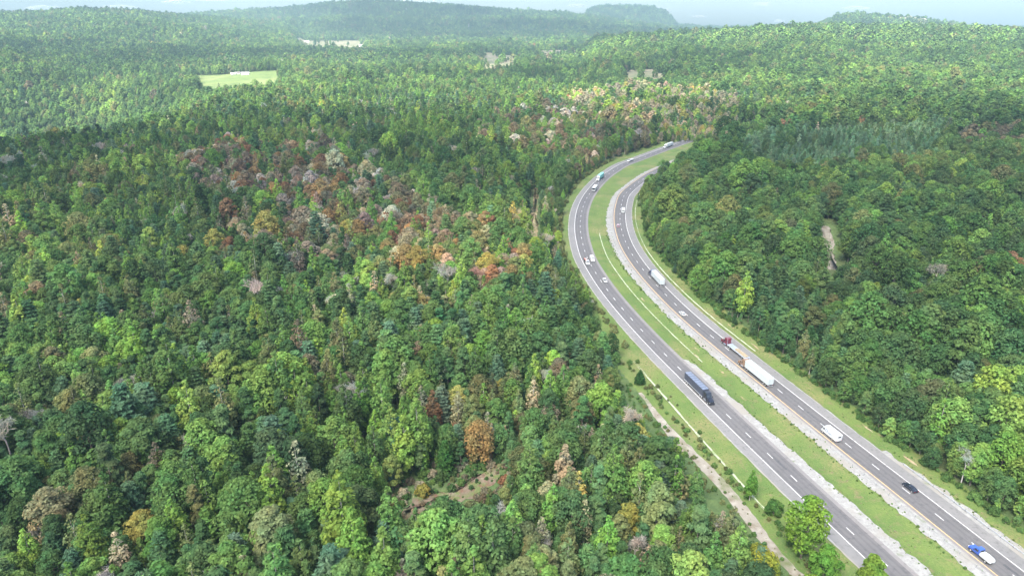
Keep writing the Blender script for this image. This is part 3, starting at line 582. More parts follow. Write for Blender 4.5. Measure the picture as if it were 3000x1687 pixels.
for q, i in enumerate(np.where(single)[0]):
    k = KN[T['kind'][i]]; nm, ds, ct = TN[k]; c = NAMES[T['col'][i]]; p = T['P'][i]; s = float(T['s'][i]); pr = LODS[0][k][i % len(LODS[0][k])]
    size = 'tall ' if s > 1.02 else ('small ' if s < .8 else ''); colour = CN[c] + ' ' if k != 'bare' else ''
    plant(pr, p[0], p[1], T['z'][i], s, T['rot'][i], T['tint'][i], nm, tree_label(size, colour, k, i, where(p, osig[q])), ct, f'{size}{colour}{ct}s {where(p, osig[q])}')

# the rest of the wood: one object each for the level woods and the far slopes
def instancer(name, idx, label, extra=None):
    names = sorted({nm for l in LODS for v in l.values() for nm in v}); c = bpy.data.collections.new(name + '_kinds')
    for nm in names:
        if nm not in bpy.data.objects: bpy.data.objects.new(nm, PROTO[nm][2])
        c.objects.link(bpy.data.objects[nm])
    pos = {nm: i for i, nm in enumerate(sorted(names))}
    pid = np.array([pos[LODS[T['lod'][i]][KN[T['kind'][i]]][i % len(LODS[T['lod'][i]][KN[T['kind'][i]]])]] for i in idx], np.int32) if extra is None else np.array([pos[n_] for n_ in extra['proto']], np.int32)
    A = dict(V=np.c_[T['P'][idx], T['z'][idx]], s=T['s'][idx], r=T['rot'][idx], t=T['tint'][idx]) if extra is None else extra
    me = bpy.data.meshes.new(name); n = len(pid); me.vertices.add(n); me.vertices.foreach_set('co', A['V'].astype(np.float32).ravel())
    a = me.attributes.new('tint', 'FLOAT_COLOR', 'POINT'); a.data.foreach_set('color', np.c_[A['t'], np.ones(n)].astype(np.float32).ravel())
    a = me.attributes.new('size', 'FLOAT', 'POINT'); a.data.foreach_set('value', A['s'].astype(np.float32)); a = me.attributes.new('turn', 'FLOAT_VECTOR', 'POINT'); a.data.foreach_set('vector', np.c_[np.zeros(n), np.zeros(n), A['r']].astype(np.float32).ravel())
    a = me.attributes.new('pick', 'INT', 'POINT'); a.data.foreach_set('value', pid)
    g = bpy.data.node_groups.new(name, 'GeometryNodeTree'); g.interface.new_socket('Geometry', in_out='INPUT', socket_type='NodeSocketGeometry'); g.interface.new_socket('Geometry', in_out='OUTPUT', socket_type='NodeSocketGeometry')
    N = g.nodes; L = g.links; gi = N.new('NodeGroupInput'); go = N.new('NodeGroupOutput'); ci = N.new('GeometryNodeCollectionInfo'); ci.inputs['Collection'].default_value = c; ci.inputs['Separate Children'].default_value = True; ci.inputs['Reset Children'].default_value = True
    ip = N.new('GeometryNodeInstanceOnPoints'); ip.inputs['Pick Instance'].default_value = True
    def at(nm, ty): q = N.new('GeometryNodeInputNamedAttribute'); q.data_type = ty; q.inputs['Name'].default_value = nm; return q.outputs['Attribute']
    L.new(gi.outputs[0], ip.inputs['Points']); L.new(ci.outputs[0], ip.inputs['Instance']); L.new(at('pick', 'INT'), ip.inputs['Instance Index']); L.new(at('turn', 'FLOAT_VECTOR'), ip.inputs['Rotation']); L.new(at('size', 'FLOAT'), ip.inputs['Scale']); L.new(ip.outputs[0], go.inputs[0])
    o = link(name, me, kind='stuff', label=label); md = o.modifiers.new('scatter', 'NODES'); md.node_group = g
    return o
rest = ~single; far = np.hypot(T['P'][:, 0], T['P'][:, 1]) > 1300
instancer('forest', np.where(rest & ~far)[0], 'dense mixed forest of green, rusty and bare trees on both sides of the highway')
instancer('distant_woods', np.where(rest & far)[0], 'hazy distant woods covering the far slopes and valley')

# ------------------------------------------------------------------ singular roadside trees and shrubs
def at_road(y, s): i = int(np.argmin(abs(LC[:, 1] - y))); return LC[i] + LN[i] * s
def special(proto, x, y, s, tint, name, label, cat, rot=1.0): plant(proto, x, y, float(ground(x, y)[0]), s, rot, tint, name, label, cat, None)
special('cedar_a', 50.3, 237.3, 1.25, (.034, .085, .028), 'cedar_tree', 'small dense dark green cedar standing alone by the drainage channel', 'cedar')
special(LODS[0]['poplar'][1], 71.8, 169.2, .62, (.09, .19, .035), 'young_tree', 'slender young bright green tree on the verge between track and highway', 'young tree')
special(LODS[0]['shrub'][1], 77.2, 163.6, 1.3, (.06, .12, .03), 'shrub', 'low dark green shrub on the verge beside a slender young tree', 'shrub')
special(LODS[0]['broad'][3], 78.3, 146.0, 1.15, (.125, .22, .035), 'roadside_tree', 'large yellow-green tree between track and highway, its crown overlapping the shoulder', 'tree')
special(LODS[0]['broad'][4], 80.5, 137.5, .95, (.10, .20, .035), 'roadside_tree', 'round bright green tree close behind the large yellow-green roadside tree', 'tree', 2.0)
special(LODS[0]['broad'][2], 88.5, 130.5, 1.02, (.12, .20, .035), 'roadside_tree', 'leafy tree whose top pokes up beside the edge line at the track end', 'tree', 3.0)
special(LODS[0]['broad'][5], 62.5, 134.5, .95, (.20, .22, .035), 'roadside_tree', 'round yellowing tree at the foot of the gravel track', 'tree', 0.5)
special(LODS[0]['broad'][0], 72.5, 127.5, .8, (.15, .21, .03), 'roadside_tree', 'small yellow-green tree beside the yellowing tree at the track', 'tree', 4.0)
r = np.random.default_rng(77); ex = dict(V=[], s=[], r=[], t=[], proto=[])
def weed(p, s, t, proto=None, dz=0.0): ex['V'].append((p[0], p[1], GR * p[1] + dz)); ex['s'].append(s); ex['r'].append(r.uniform(0, 6.28)); ex['t'].append(t); ex['proto'].append(proto or LODS[0]['shrub'][r.integers(3)])
for y in np.arange(110, 430, .62):                                     # tufts along the gravel edges
    iR = int(np.argmin(abs(RC[:, 1] - y))); iL = int(np.argmin(abs(LC[:, 1] - y))); g = lambda: np.array(PAL['mid']) * r.uniform(.8, 1.5) + np.array([.02, 0, 0]) * r.random()
    if r.random() < .7: weed(RC[iR] + RN[iR] * (-10.0 + r.normal(0, .6)), r.uniform(.06, .24), g(), dz=-.05)
    if r.random() < .25: weed(RC[iR] + RN[iR] * r.uniform(-9.5, -6), r.uniform(.05, .14), g())
    if y < 262 and r.random() < .6: weed(LC[iL] + LN[iL] * (8.7 + r.normal(0, .35)), r.uniform(.05, .18), g(), dz=-.1)
    if y < 190 and r.random() < .5: weed(RC[iR] + RN[iR] * (11.3 + r.normal(0, .5)), r.uniform(.06, .2), g())
for y in np.arange(100, 236, 2.6):
    i = int(np.argmin(abs(LC[:, 1] - y))); weed(LC[i] + LN[i] * (-24.1 + .8 * np.sin(y / 9) + r.normal(0, .3)), r.uniform(.05, .16), np.array(PAL['olive']) * r.uniform(.8, 1.2), dz=.05)
for y in np.arange(100, 262, .8):                                      # rank growth by the track and ditch
    i = int(np.argmin(abs(LC[:, 1] - y)))
    for s0, sp, k in ((-19.8, 1.0, .6), (-28.2, 1.6, .75), (-14.5, 1.2, .12)):
        if r.random() < k: weed(LC[i] + LN[i] * (s0 + r.normal(0, sp)), r.uniform(.15, .6), np.array(PAL['olive' if r.random() < .4 else 'mid']) * r.uniform(.8, 1.3))
for y in np.arange(110, 640, .9):                                      # low growth under both wood edges
    i = int(np.argmin(abs(RC[:, 1] - y)))
    if r.random() < .7: weed(RC[i] + RN[i] * (16.6 + r.normal(0, 1.0)), r.uniform(.3, .95), np.array(PAL['mid']) * r.uniform(.7, 1.3))
    i = int(np.argmin(abs(LC[:, 1] - y)))
    if y > 270 and r.random() < .4: weed(LC[i] + LN[i] * (np.interp(y, [270, 330, 470, 640], [-13.5, -11.5, -13.5, -17]) + r.normal(0, .7)), r.uniform(.3, .9), np.array(PAL['olive']) * r.uniform(.8, 1.5))
for q in range(560):
    p = r.uniform((-48, 146), (4, 193)); k_ = inside([p], CLEAR)[0]
    if k_ and r.random() < .6: continue
    weed(p, r.uniform(.25, .95) * (.5 if k_ else 1), np.array(PAL[('olive', 'mid', 'tan', 'brown', 'dark', 'mid')[q % 6]]) * r.uniform(.7, 1.1)); ex['V'][-1] = (*p, float(ground(p[0], p[1])[0]))
for q in range(60):
    a = r.uniform(0, 6.28); p = np.array([-17, 172]) + np.array([math.cos(a) * 19, math.sin(a) * 14]) * r.uniform(.8, 1.5); weed(p, r.uniform(.3, .9), np.array(PAL[('olive', 'mid', 'tan', 'brown')[q % 4]]) * r.uniform(.8, 1.2)); ex['V'][-1] = (*p, float(ground(p[0], p[1])[0]))
for q in range(1500):
    y = r.uniform(105, 480); s_ = r.choice([r.uniform(9, 17), r.uniform(-15.5, -8.6), r.uniform(39.5, 44)]); i = int(np.argmin(abs(LC[:, 1] - y)))
    weed(LC[i] + LN[i] * s_, r.uniform(.03, .11), np.array(PAL[('mid', 'fresh', 'olive', 'tan')[q % 4]]) * r.uniform(.8, 1.2), dz=-.5 if 10.5 < s_ < 14 else (-.2 if 9 < s_ < 16 else 0))
ex = {k: (np.array(v) if k != 'proto' else v) for k, v in ex.items()}
instancer('roadside_weeds', None, 'weeds and low scrub along gravel edges, track and wood edges', ex)
r = np.random.default_rng(5)
for (x, y, s, t, lb, pr) in [(-27, 171, 1.15, 'yellow', 'rounded yellow-green bush on the reddish dirt clearing', 'shrub'), (-2, 176, 1.0, 'rust', 'small rust-red bush at the end of the dirt clearing', 'shrub')]:
    special(LODS[0][pr][1], x, y, s, np.array(PAL[t]) * (.75 if t == 'yellow' else 1), 'shrub', lb, 'shrub')
special(LODS[0]['pine'][1], -36.5, 183, 1.12, (.055, .12, .085), 'pine_tree', 'large pale blue-green pine standing over the dirt clearing', 'pine tree'); special(LODS[0]['pine'][0], -21, 181, .72, (.045, .11, .03), 'pine_tree', 'stout mid-green pine at the head of the dirt clearing', 'pine tree', 2.)

# ------------------------------------------------------------------ roadside furniture
M_STEEL = mat('galvanised_steel', (.42, .43, .45), .5, .6, var=.2, scale=.5); M_POST = mat('weathered_post', (.16, .15, .14), .8, var=.4, scale=3)
def along(c, n, s, ylo, yhi, step):
    ix = yr(c, ylo, yhi); P = c[ix] + n[ix] * s; d = np.r_[0, np.cumsum(np.linalg.norm(np.diff(P, axis=0), axis=1))]; t = np.arange(0, d[-1], step); return np.c_[np.interp(t, d, P[:, 0]), np.interp(t, d, P[:, 1])]
g = link('guardrail', None, label='steel guardrail on dark posts beside the outgoing carriageway', cat='guardrail'); P = along(RC, RN, 9.5, 96, 184, 3.8); pm = MB().box(-.1, .1, -.1, .1, -.3, .72).mesh('post', M_POST); g.location = (*P[0], GR * P[0][1])
for p in P: q = link('post', pm, g); q.location = (p[0] - P[0][0], p[1] - P[0][1], GR * (p[1] - P[0][1]))
rail = MB(); prof = [(-.16, .38), (-.22, .45), (-.16, .52), (-.22, .6), (-.16, .68), (-.12, .68), (-.12, .38)]; ti, tn = frame(P)
rail.loft([[(p[0] - P[0][0] + n_[0] * a, p[1] - P[0][1] + n_[1] * a, GR * (p[1] - P[0][1]) + z) for a, z in prof] for p, n_ in zip(P, tn)]); rail.build('rail', M_STEEL, g)
g = link('cable_barrier', None, label='thin-posted cable barrier standing in the gravel by the yellow line', cat='barrier'); P = along(RC, RN, -7.0, 96, 420, 5.0); g.location = (*P[0], GR * P[0][1]); pm = MB().box(-.05, .05, -.05, .05, -.2, .95).mesh('post', M_STEEL)
for p in P: q = link('post', pm, g); q.location = (p[0] - P[0][0], p[1] - P[0][1], GR * (p[1] - P[0][1]))
for z in (.5, .68, .86):
    cb = MB()
    for a, b in zip(P[:-1], P[1:]): cb.cyl((a[0] - P[0][0], a[1] - P[0][1], GR * (a[1] - P[0][1]) + z), (b[0] - P[0][0], b[1] - P[0][1], GR * (b[1] - P[0][1]) + z), .012, n=3)
    cb.build('cable', M_STEEL, g)

def lump(rad, n, amp, freq, seed, flat=None):
    V = []; F = []; nu, nv = n * 2, n
    for i in range(nv + 1):
        for j_ in range(nu):
            a, b = math.pi * i / nv, 2 * math.pi * j_ / nu; d = Vector((math.sin(a) * math.cos(b), math.sin(a) * math.sin(b), math.cos(a))); k = 1 + amp * mnoise.fractal(d * freq + Vector((seed, seed * 1.7, 0)), 1.0, 2.0, 4)
            z = d.z * (1 if d.z > 0 or flat is None else flat); V.append((d.x * rad[0] * k, d.y * rad[1] * k, z * rad[2] * k))
    for i in range(nv):
        for j_ in range(nu): F.append((i * nu + j_, i * nu + (j_ + 1) % nu, (i + 1) * nu + (j_ + 1) % nu, (i + 1) * nu + j_))
    return V, F
# ------------------------------------------------------------------ vehicles
def paint(name, c, rough=.3, metal=0.0): return mat(name, c, rough, metal, .5, var=.06, scale=.8, coat=.4)
V_WHITE = paint('white_paint', (.46, .48, .49)); V_BLACK = paint('black_paint', (.012, .014, .022)); V_NAVY = paint('navy_paint', (.02, .028, .075)); V_MAROON = paint('maroon_paint', (.11, .016, .03)); V_BRONZE = paint('bronze_paint', (.17, .105, .065)); V_BLUE = paint('blue_paint', (.035, .085, .34)); V_TEAL = paint('teal_paint', (.035, .36, .33)); V_ROSE = paint('rose_grey_paint', (.30, .20, .23)); V_SILVER = paint('silver_panel', (.55, .57, .60), .4, .3)
V_GLASS = mat('tinted_glass', (.018, .022, .03), .08, spec=.8); V_TYRE = mat('tyre_rubber', (.018, .018, .018), .85); V_RIM = mat('wheel_rim', (.62, .63, .65), .35, .7); V_CHROME = mat('chrome_trim', (.65, .67, .7), .2, .9); V_LAMP = mat('lamp_lens', (.85, .85, .8), .15); V_RED = mat('tail_lens', (.45, .02, .02), .2); V_DARK = mat('chassis_black', (.025, .025, .028), .7)
V_TARP = mat('tarpaulin', (.05, .058, .085), .55, var=.25, scale=.6); V_TARPR = mat('tarpaulin_roof', (.12, .15, .21), .35, var=.3, scale=.5); V_TRAIL = mat('trailer_panel', (.37, .41, .42), .45, var=.05, scale=.3); V_DECK = mat('aluminium_deck', (.36, .42, .5), .45, .4, var=.25, scale=.5); V_WOOD = mat('sawn_lumber', (.33, .27, .18), .8, var=.4, scale=3); V_INK = mat('blue_lettering', (.035, .07, .17), .6); V_ORANGE = mat('orange_load', (.65, .12, .04), .6)
WC = {}
def wheel(e, x, y, r=.33, w=.22):
    k = (r, w)
    if k not in WC:
        t = MB().cyl((0, -w / 2, 0), (0, w / 2, 0), r, n=18); m = MB().cyl((0, -w / 2 - .012, 0), (0, w / 2 + .012, 0), r * .58, n=14); WC[k] = (t.mesh('wheel', V_TYRE), m.mesh('rim', V_RIM))
    o = link('wheel', WC[k][0], e); o.location = (x, y, r); rm = link('rim', WC[k][1], o); return o
def vehicle(name, label, cat, c, t, n, y, s, away, group=None):
    i = int(np.argmin(abs(c[:, 1] - y))); p = c[i] + n[i] * s; d = -t[i] if away else t[i]
    f = Vector((d[0], d[1], GR * d[1])).normalized(); l = Vector((0, 0, 1)).cross(f).normalized(); u_ = f.cross(l)
    e = link(name, None, label=label, cat=cat, group=group); M = Matrix((f, l, u_)).transposed().to_4x4(); M.translation = (p[0], p[1], GR * p[1] + .105); e.matrix_world = M; return e
def body_sec(x, hw, zb, zt, k=.88): return [(x, -hw * k, zb), (x, hw * k, zb), (x, hw, zb + (zt - zb) * .3), (x, hw, zb + (zt - zb) * .72), (x, hw * k, zt), (x, -hw * k, zt), (x, -hw, zb + (zt - zb) * .72), (x, -hw, zb + (zt - zb) * .3)]
def car(e, pm, L=4.7, Wd=1.82, zt=.95, roof=1.42, suv=False, coupe=False, boxy=False):
    h = Wd / 2; a = L / 2
    st = [(-a, .86, .42, zt * .93), (-a + .12, .94, .3, zt), (-a + .7, 1, .24, zt + .03), (0, 1, .2, zt), (a - 1.25, 1, .22, zt - .02), (a - .45, .95, .26, zt - .16), (a - .1, .88, .3, zt - .28), (a, .78, .38, zt - .36)]
    MB().loft([body_sec(x, h * k, zb, z) for x, k, zb, z in st]).build('body', pm, e)
    if suv: gx = (-a + .12, -a + .5, a - 2.1, a - 1.25)
    elif coupe: gx = (-a + .35, -a + 1.6, a - 2.35, a - 1.35)
    else: gx = (-a + .55, -a + 1.15, a - 2.2, a - 1.2)
    g0, g1, g2, g3 = gx; hb, ht = h * .93, h * .72
    def sec(x, f): z = zt - .03 + (roof - zt) * f; w_ = hb + (ht - hb) * f; return [(x, -hb, zt - .06), (x, hb, zt - .06), (x, w_, z), (x, -w_, z)]
    MB().loft([sec(g0, .03), sec(g1, .96), sec(g2, .96), sec(g3, .03)]).build('window_band', V_GLASS, e)
    rz = roof - .035; MB().loft([[(x, -w_, rz - .03), (x, w_, rz - .03), (x, w_ * .9, rz + dz), (x, -w_ * .9, rz + dz)] for x, w_, dz in ((g1 - .08, ht * .97, .03), (g1 + .3, ht * 1.05, .06), (g2 - .3, ht * 1.05, .06), (g2 + .08, ht * .97, .03))]).build('roof', pm, e)
    for s in (-1, 1):
        for (p, q) in (((g3, s * hb, zt - .04), (g2, s * ht, roof - .04)), ((g0, s * hb, zt - .04), (g1, s * ht, roof - .04)), (((g1 + g2) / 2, s * hb, zt - .04), ((g1 + g2) / 2, s * ht, roof - .04))): MB().cyl(p, q, .055, n=4).build('pillar', pm, e)
        MB().box(a - .3, a - .04, s * h * .62 - .16, s * h * .62 + .16, zt - .42, zt - .28, .03).build('headlight', V_LAMP, e); MB().box(-a - .02, -a + .12, s * h * .68 - .16, s * h * .68 + .16, zt - .3, zt - .14, .02).build('taillight', V_RED, e)
        MB().box(g3 - .35, g3 - .2, s * h * 1.0 - .02 if s > 0 else s * h * 1.0 - .16, s * h * 1.0 + .16 if s > 0 else s * h * 1.0 + .02, zt - .02, zt + .13, .03).build('mirror', pm, e)
        for x in (-a + .85, a - .9): wheel(e, x, s * (h - .12))
def tractor(e, x0, pm, sleeper=True, roofh=3.7, fair=True):
    """x0 = front bumper; the cab runs backwards from it"""
    MB().loft([body_sec(x0 - x, h, zb, z, .85) for x, h, zb, z in ((0, .95, .45, 1.2), (.18, 1.12, .4, 1.55), (.9, 1.12, .55, 1.8), (2.0, 1.1, .6, 2.0))][::-1]).build('hood', pm, e)
    back = x0 - (4.7 if sleeper else 3.4)
    MB().loft([body_sec(x, h, zb, z, .9) for x, h, zb, z in ((back, 1.2, .75, roofh - .15), (back + .25, 1.22, .7, roofh), (x0 - 3.05, 1.22, .6, roofh), (x0 - 2.65, 1.18, .6, 2.95), (x0 - 2.25, 1.14, .6, 2.0), (x0 - 1.95, 1.12, .6, 1.95))]).build('cab', pm, e)
    MB().quad((x0 - 2.22, -1.0, 2.05), (x0 - 2.22, 1.0, 2.05), (x0 - 2.62, .98, 2.88), (x0 - 2.62, -.98, 2.88)).build('windscreen', V_GLASS, e)
    for s in (-1, 1):
        MB().box(x0 - 3.4, x0 - 2.75, s * 1.225 - .01, s * 1.225 + .01, 1.95, 2.7).build('side_window', V_GLASS, e); MB().box(x0 - 2.45, x0 - 2.3, s * 1.42 - .13, s * 1.42 + .13, 1.8, 2.6, .03).build('mirror', V_DARK, e); MB().cyl((x0 - 2.4, s * 1.1, 2.0), (x0 - 2.4, s * 1.42, 2.1), .03, n=4).build('mirror_arm', V_CHROME, e)
        MB().box(x0 - .32, x0 - .04, s * .85 - .18, s * .85 + .18, .95, 1.25, .04).build('headlight', V_LAMP, e); MB().cyl((x0 - 4.2, s * 1.0, .75), (x0 - 2.7, s * 1.0, .75), .32, n=12).build('fuel_tank', V_CHROME, e)
        wheel(e, x0 - 1.05, s * 1.02, .5, .32)
        for x in (5.6, 6.9): wheel(e, x0 - x, s * .92, .5, .58)
        MB().cyl((back - .1, s * .95, 1.0), (back - .1, s * .95, roofh - .1), .08, n=8).build('exhaust_stack', V_CHROME, e)
    MB().box(x0 - .02, x0 + .1, -1.1, 1.1, .4, .8, .04).build('bumper', V_CHROME if pm is not V_BLACK else V_BLACK, e); MB().box(x0 - .0, x0 + .04, -.6, .6, .8, 1.4, .0).build('grille', V_DARK, e); MB().box(x0 - 7.6, x0 - 1, -.45, .45, .65, .95).build('frame', V_DARK, e)
def box_trailer(e, x1, L, pm, roofm=None, h=4.05, kind='box', rear=True):
    x0 = x1 - L; w = 1.29
    b = MB().box(x0, x1, -w, w, 1.15, h, .05).build('trailer_body', pm, e); MB().box(x0 + .06, x1 - .06, -w + .06, w - .06, h - .05, h + .02).build('trailer_roof', roofm or pm, e)
    n = int(L / 1.22); sg = MB().box(-.02, .02, -w - .012, -w + .01, 1.3, h - .15); sg.box(-.02, .02, w - .01, w + .012, 1.3, h - .15); sm = sg.mesh('panel_seam', V_SILVER if kind == 'box' else V_DARK)
    for k in range(1, n): q = link('panel_seam', sm, b); q.location.x = x0 + k * L / n
    if kind == 'tarp':
        bw = MB().box(-.06, .06, -w + .05, w - .05, h, h + .07).mesh('roof_bow', V_TARP)
        for k in range(1, 8): q = link('roof_bow', bw, b); q.location.x = x0 + k * L / 8
        for s in (-1, 1): MB().box(x0, x1, s * w - .03, s * w + .03, 1.0, 1.16).build('side_rail', V_SILVER, e)
    if rear:
        for s in (-1, 1): MB().box(x0 - .05, x0 + .01, s * .63 - .6, s * .63 + .6, 1.25, h - .12, .02).build('rear_door', pm, e); MB().cyl((x0 - .07, s * .12, 1.2), (x0 - .07, s * .12, h - .1), .025, n=5).build('lock_rod', V_SILVER, e); MB().box(x0 - .06, x0, s * 1.1 - .1, s * 1.1 + .1, 1.0, 1.12).build('taillight', V_RED, e)
        MB().box(x0 - .02, x0 + .08, -1.15, 1.15, .5, .62).build('underride_bar', V_SILVER, e)
    MB().box(x0 + .3, x1 - .4, -.5, .5, .9, 1.16).build('trailer_frame', V_DARK, e)
    for s in (-1, 1):
        for x in (1.5, 2.8): wheel(e, x0 + x, s * .95, .5, .58)
        MB().box(x1 - 3.0, x1 - 2.85, s * .8 - .08, s * .8 + .08, .35, 1.1).build('landing_leg', V_DARK, e)
def semi(label, c, t, n, y, s, away, cabm, kind, L=14.5):
    e = vehicle('semi_truck', label, 'semi truck', c, t, n, y, s, away); tot = L + 5.6; f = tot / 2
    tractor(e, f, cabm, roofh=3.75)
    if kind == 'flat':
        x1 = f - 5.1; x0 = x1 - L; MB().box(x0, x1, -1.28, 1.28, 1.28, 1.45, .03).build('deck', V_DECK, e); MB().box(x0 + .3, x1 - .3, -.5, .5, .9, 1.28).build('trailer_frame', V_DARK, e)
        for s_ in (-1, 1):
            MB().box(x0, x1, s_ * 1.29 - .03, s_ * 1.29 + .03, 1.22, 1.42).build('side_rail', V_SILVER, e)
            for x in (1.3, 2.6): wheel(e, x0 + x, s_ * .95, .5, .58)
        rr_ = random.Random(3)
        for k in range(4):
            for q in range(3): xx = x0 + .8 + k * 1.9; MB().box(xx, xx + 1.7, -.95 + q * .66, -.95 + q * .66 + .58, 1.45, 1.62 + rr_.uniform(.05, .35)).build('lumber_bundle', V_WOOD, e)
    else: box_trailer(e, f - 5.1, L, {'box': V_TRAIL, 'tarp': V_TARP, 'teal': V_TEAL}[kind], {'tarp': V_TARPR}.get(kind), kind={'teal': 'box'}.get(kind, kind))
    return e
semi('black semi truck pulling a black tarpaulin-covered trailer in the oncoming outer lane', LC, LT, LN, 232.3, -2.1, False, V_BLACK, 'tarp', 13.8)
semi('bronze-cab semi truck pulling a long plain white box trailer', RC, RT, RN, 245.2, -2.1, True, V_BRONZE, 'box', 15.4)
semi('maroon-cab semi truck pulling a flatbed trailer with lumber on its tail', RC, RT, RN, 263.2, 1.9, True, V_MAROON, 'flat', 13.5)
semi('navy-cab semi truck pulling a white box trailer past the concrete ditch', RC, RT, RN, 345.8, 2.1, True, V_NAVY, 'box', 14.0)
semi('white-cab semi truck with a teal container trailer on the bend', LC, LT, LN, 574, -1.9, False, V_WHITE, 'teal', 12.2)
semi('white semi truck with white trailer added for the glare behind trees at the far bend', LC, LT, LN, 712, -1.9, False, V_WHITE, 'box', 14.0)  # truck added to stand for a white glare on the far road
c_ = lambda label, *a, **k: vehicle('car', label, 'car', *a, **k)
car(c_('white sedan in the oncoming inner lane ahead of the white van', LC, LT, LN, 343.5, 1.9, False), V_WHITE, 4.8)
car(c_('white sedan in the outgoing inner lane between two semi trucks', RC, RT, RN, 303, -2.0, True), V_WHITE, 4.8, roof=1.38)
car(c_('black coupe in the outgoing outer lane by the guardrail', RC, RT, RN, 173.6, 1.75, True), V_BLACK, 4.9, 1.9, .92, 1.36, coupe=True)
car(vehicle('sport_utility_vehicle', 'rose-grey sport utility vehicle with dark rear window in the outgoing inner lane', 'car', RC, RT, RN, 441.5, -1.9, True), V_ROSE, 4.8, 1.95, 1.08, 1.75, suv=True)
def van(label, c, t, n, y, s, away, L=5.9, h=2.5, Wd=2.05):
    e = vehicle('cargo_van', label, 'van', c, t, n, y, s, away); a = L / 2; w = Wd / 2
    MB().loft([body_sec(x, w * k, zb, z, .9) for x, k, zb, z in ((-a, .95, .4, h - .05), (-a + .15, 1, .32, h), (a - 2.2, 1, .3, h), (a - 1.75, .97, .3, h - .12), (a - .95, .95, .3, 1.25), (a - .2, .92, .35, 1.0), (a, .85, .42, .8))]).build('body', V_WHITE, e)
    MB().quad((a - 1.0, -w * .78, 1.3), (a - 1.0, w * .78, 1.3), (a - 1.68, w * .76, h - .2), (a - 1.68, -w * .76, h - .2)).build('windscreen', V_GLASS, e)
    for s_ in (-1, 1):
        MB().box(a - 2.5, a - 1.65, s_ * w * .995 - .012, s_ * w * .995 + .012, 1.3, 1.95).build('side_window', V_GLASS, e); MB().box(-a - .02, -a + .02, s_ * .45 - .32, s_ * .45 + .32, 1.35, 2.0).build('rear_window', V_GLASS, e); MB().box(a - .12, a + .0, s_ * .7 - .15, s_ * .7 + .15, .72, .92).build('headlight', V_LAMP, e)
        MB().box(a - 1.7, a - 1.5, s_ * (w + .1) - .1, s_ * (w + .1) + .1, 1.3, 1.6).build('mirror', V_DARK, e)
        for x in (-a + 1.1, a - 1.0): wheel(e, x, s_ * (w - .13), .36, .24)
    MB().box(a - .06, a + .05, -w * .8, w * .8, .35, .6).build('bumper', V_DARK, e); return e
van('white cargo van in the oncoming inner lane beside a truck with orange load', LC, LT, LN, 376, 2.0, False)
van('tall white van in the outgoing outer lane ahead of the rose-grey vehicle', RC, RT, RN, 477, 2.0, True, 7.0, 2.9, 2.3)
# step van with blue lettering
e = vehicle('step_van', 'white step van with blue lettering on its side', 'van', RC, RT, RN, 202.2, -2.2, True); w = 1.18
MB().box(-3.9, 2.5, -w, w, .62, 3.05, .07).build('body', V_WHITE, e)
MB().loft([body_sec(x, w * k, .5, z, .92) for x, k, z in ((2.5, 1, 2.95), (2.75, .99, 2.75), (3.15, .97, 1.75), (3.6, .95, 1.55), (3.85, .85, 1.2))]).build('cab', V_WHITE, e)
MB().quad((3.17, -.95, 1.78), (3.17, .95, 1.78), (2.8, .95, 2.68), (2.8, -.95, 2.68)).build('windscreen', V_GLASS, e); MB().box(-3.8, 3.6, -.6, .6, .35, .62).build('frame', V_DARK, e)
for s_ in (-1, 1):
    MB().box(2.0, 2.7, s_ * (w + .004) - .012, s_ * (w + .004) + .012, 1.65, 2.4).build('side_window', V_GLASS, e); MB().box(3.0, 3.15, s_ * 1.4 - .1, s_ * 1.4 + .1, 1.7, 2.2).build('mirror', V_DARK, e); MB().box(3.78, 3.88, s_ * .75 - .14, s_ * .75 + .14, .85, 1.05).build('headlight', V_LAMP, e); MB().box(-3.93, -3.88, s_ * 1.0 - .1, s_ * 1.0 + .1, .8, .95).build('taillight', V_RED, e)
    for x, wd in ((2.75, .28), (-2.1, .5)): wheel(e, x, s_ * (w - .2), .43, wd)
MB().cyl((-.6, .1, 3.03), (-.6, .1, 3.2), .22, n=10).build('roof_vent', V_SILVER, e); MB().cyl((.5, .2, 3.03), (.5, .2, 3.12), .2, n=10).build('roof_vent', V_WHITE, e); MB().box(-3.96, -3.9, -.55, .55, 2.1, 2.5).build('rear_window', V_GLASS, e)
def lettering(e, txt, size, loc, rot):
    fc = bpy.data.curves.new('lettering', 'FONT'); fc.body = txt; fc.size = size; fc.extrude = .004; fc.offset = .02; fc.align_x = 'CENTER'; fc.materials.append(V_INK); tmp = bpy.data.objects.new('tmp', fc); COL.objects.link(tmp); me = bpy.data.meshes.new_from_object(tmp.evaluated_get(bpy.context.evaluated_depsgraph_get())); bpy.data.objects.remove(tmp); o = link('lettering', me, e); o.location = loc; o.rotation_euler = rot
lettering(e, 'O', 1.5, (1.05, w + .008, 1.45), (math.pi / 2, 0, math.pi)); lettering(e, 'mni', .95, (-.45, w + .008, 1.5), (math.pi / 2, 0, math.pi)); lettering(e, "'s", .95, (-1.6, w + .008, 1.5), (math.pi / 2, 0, math.pi))
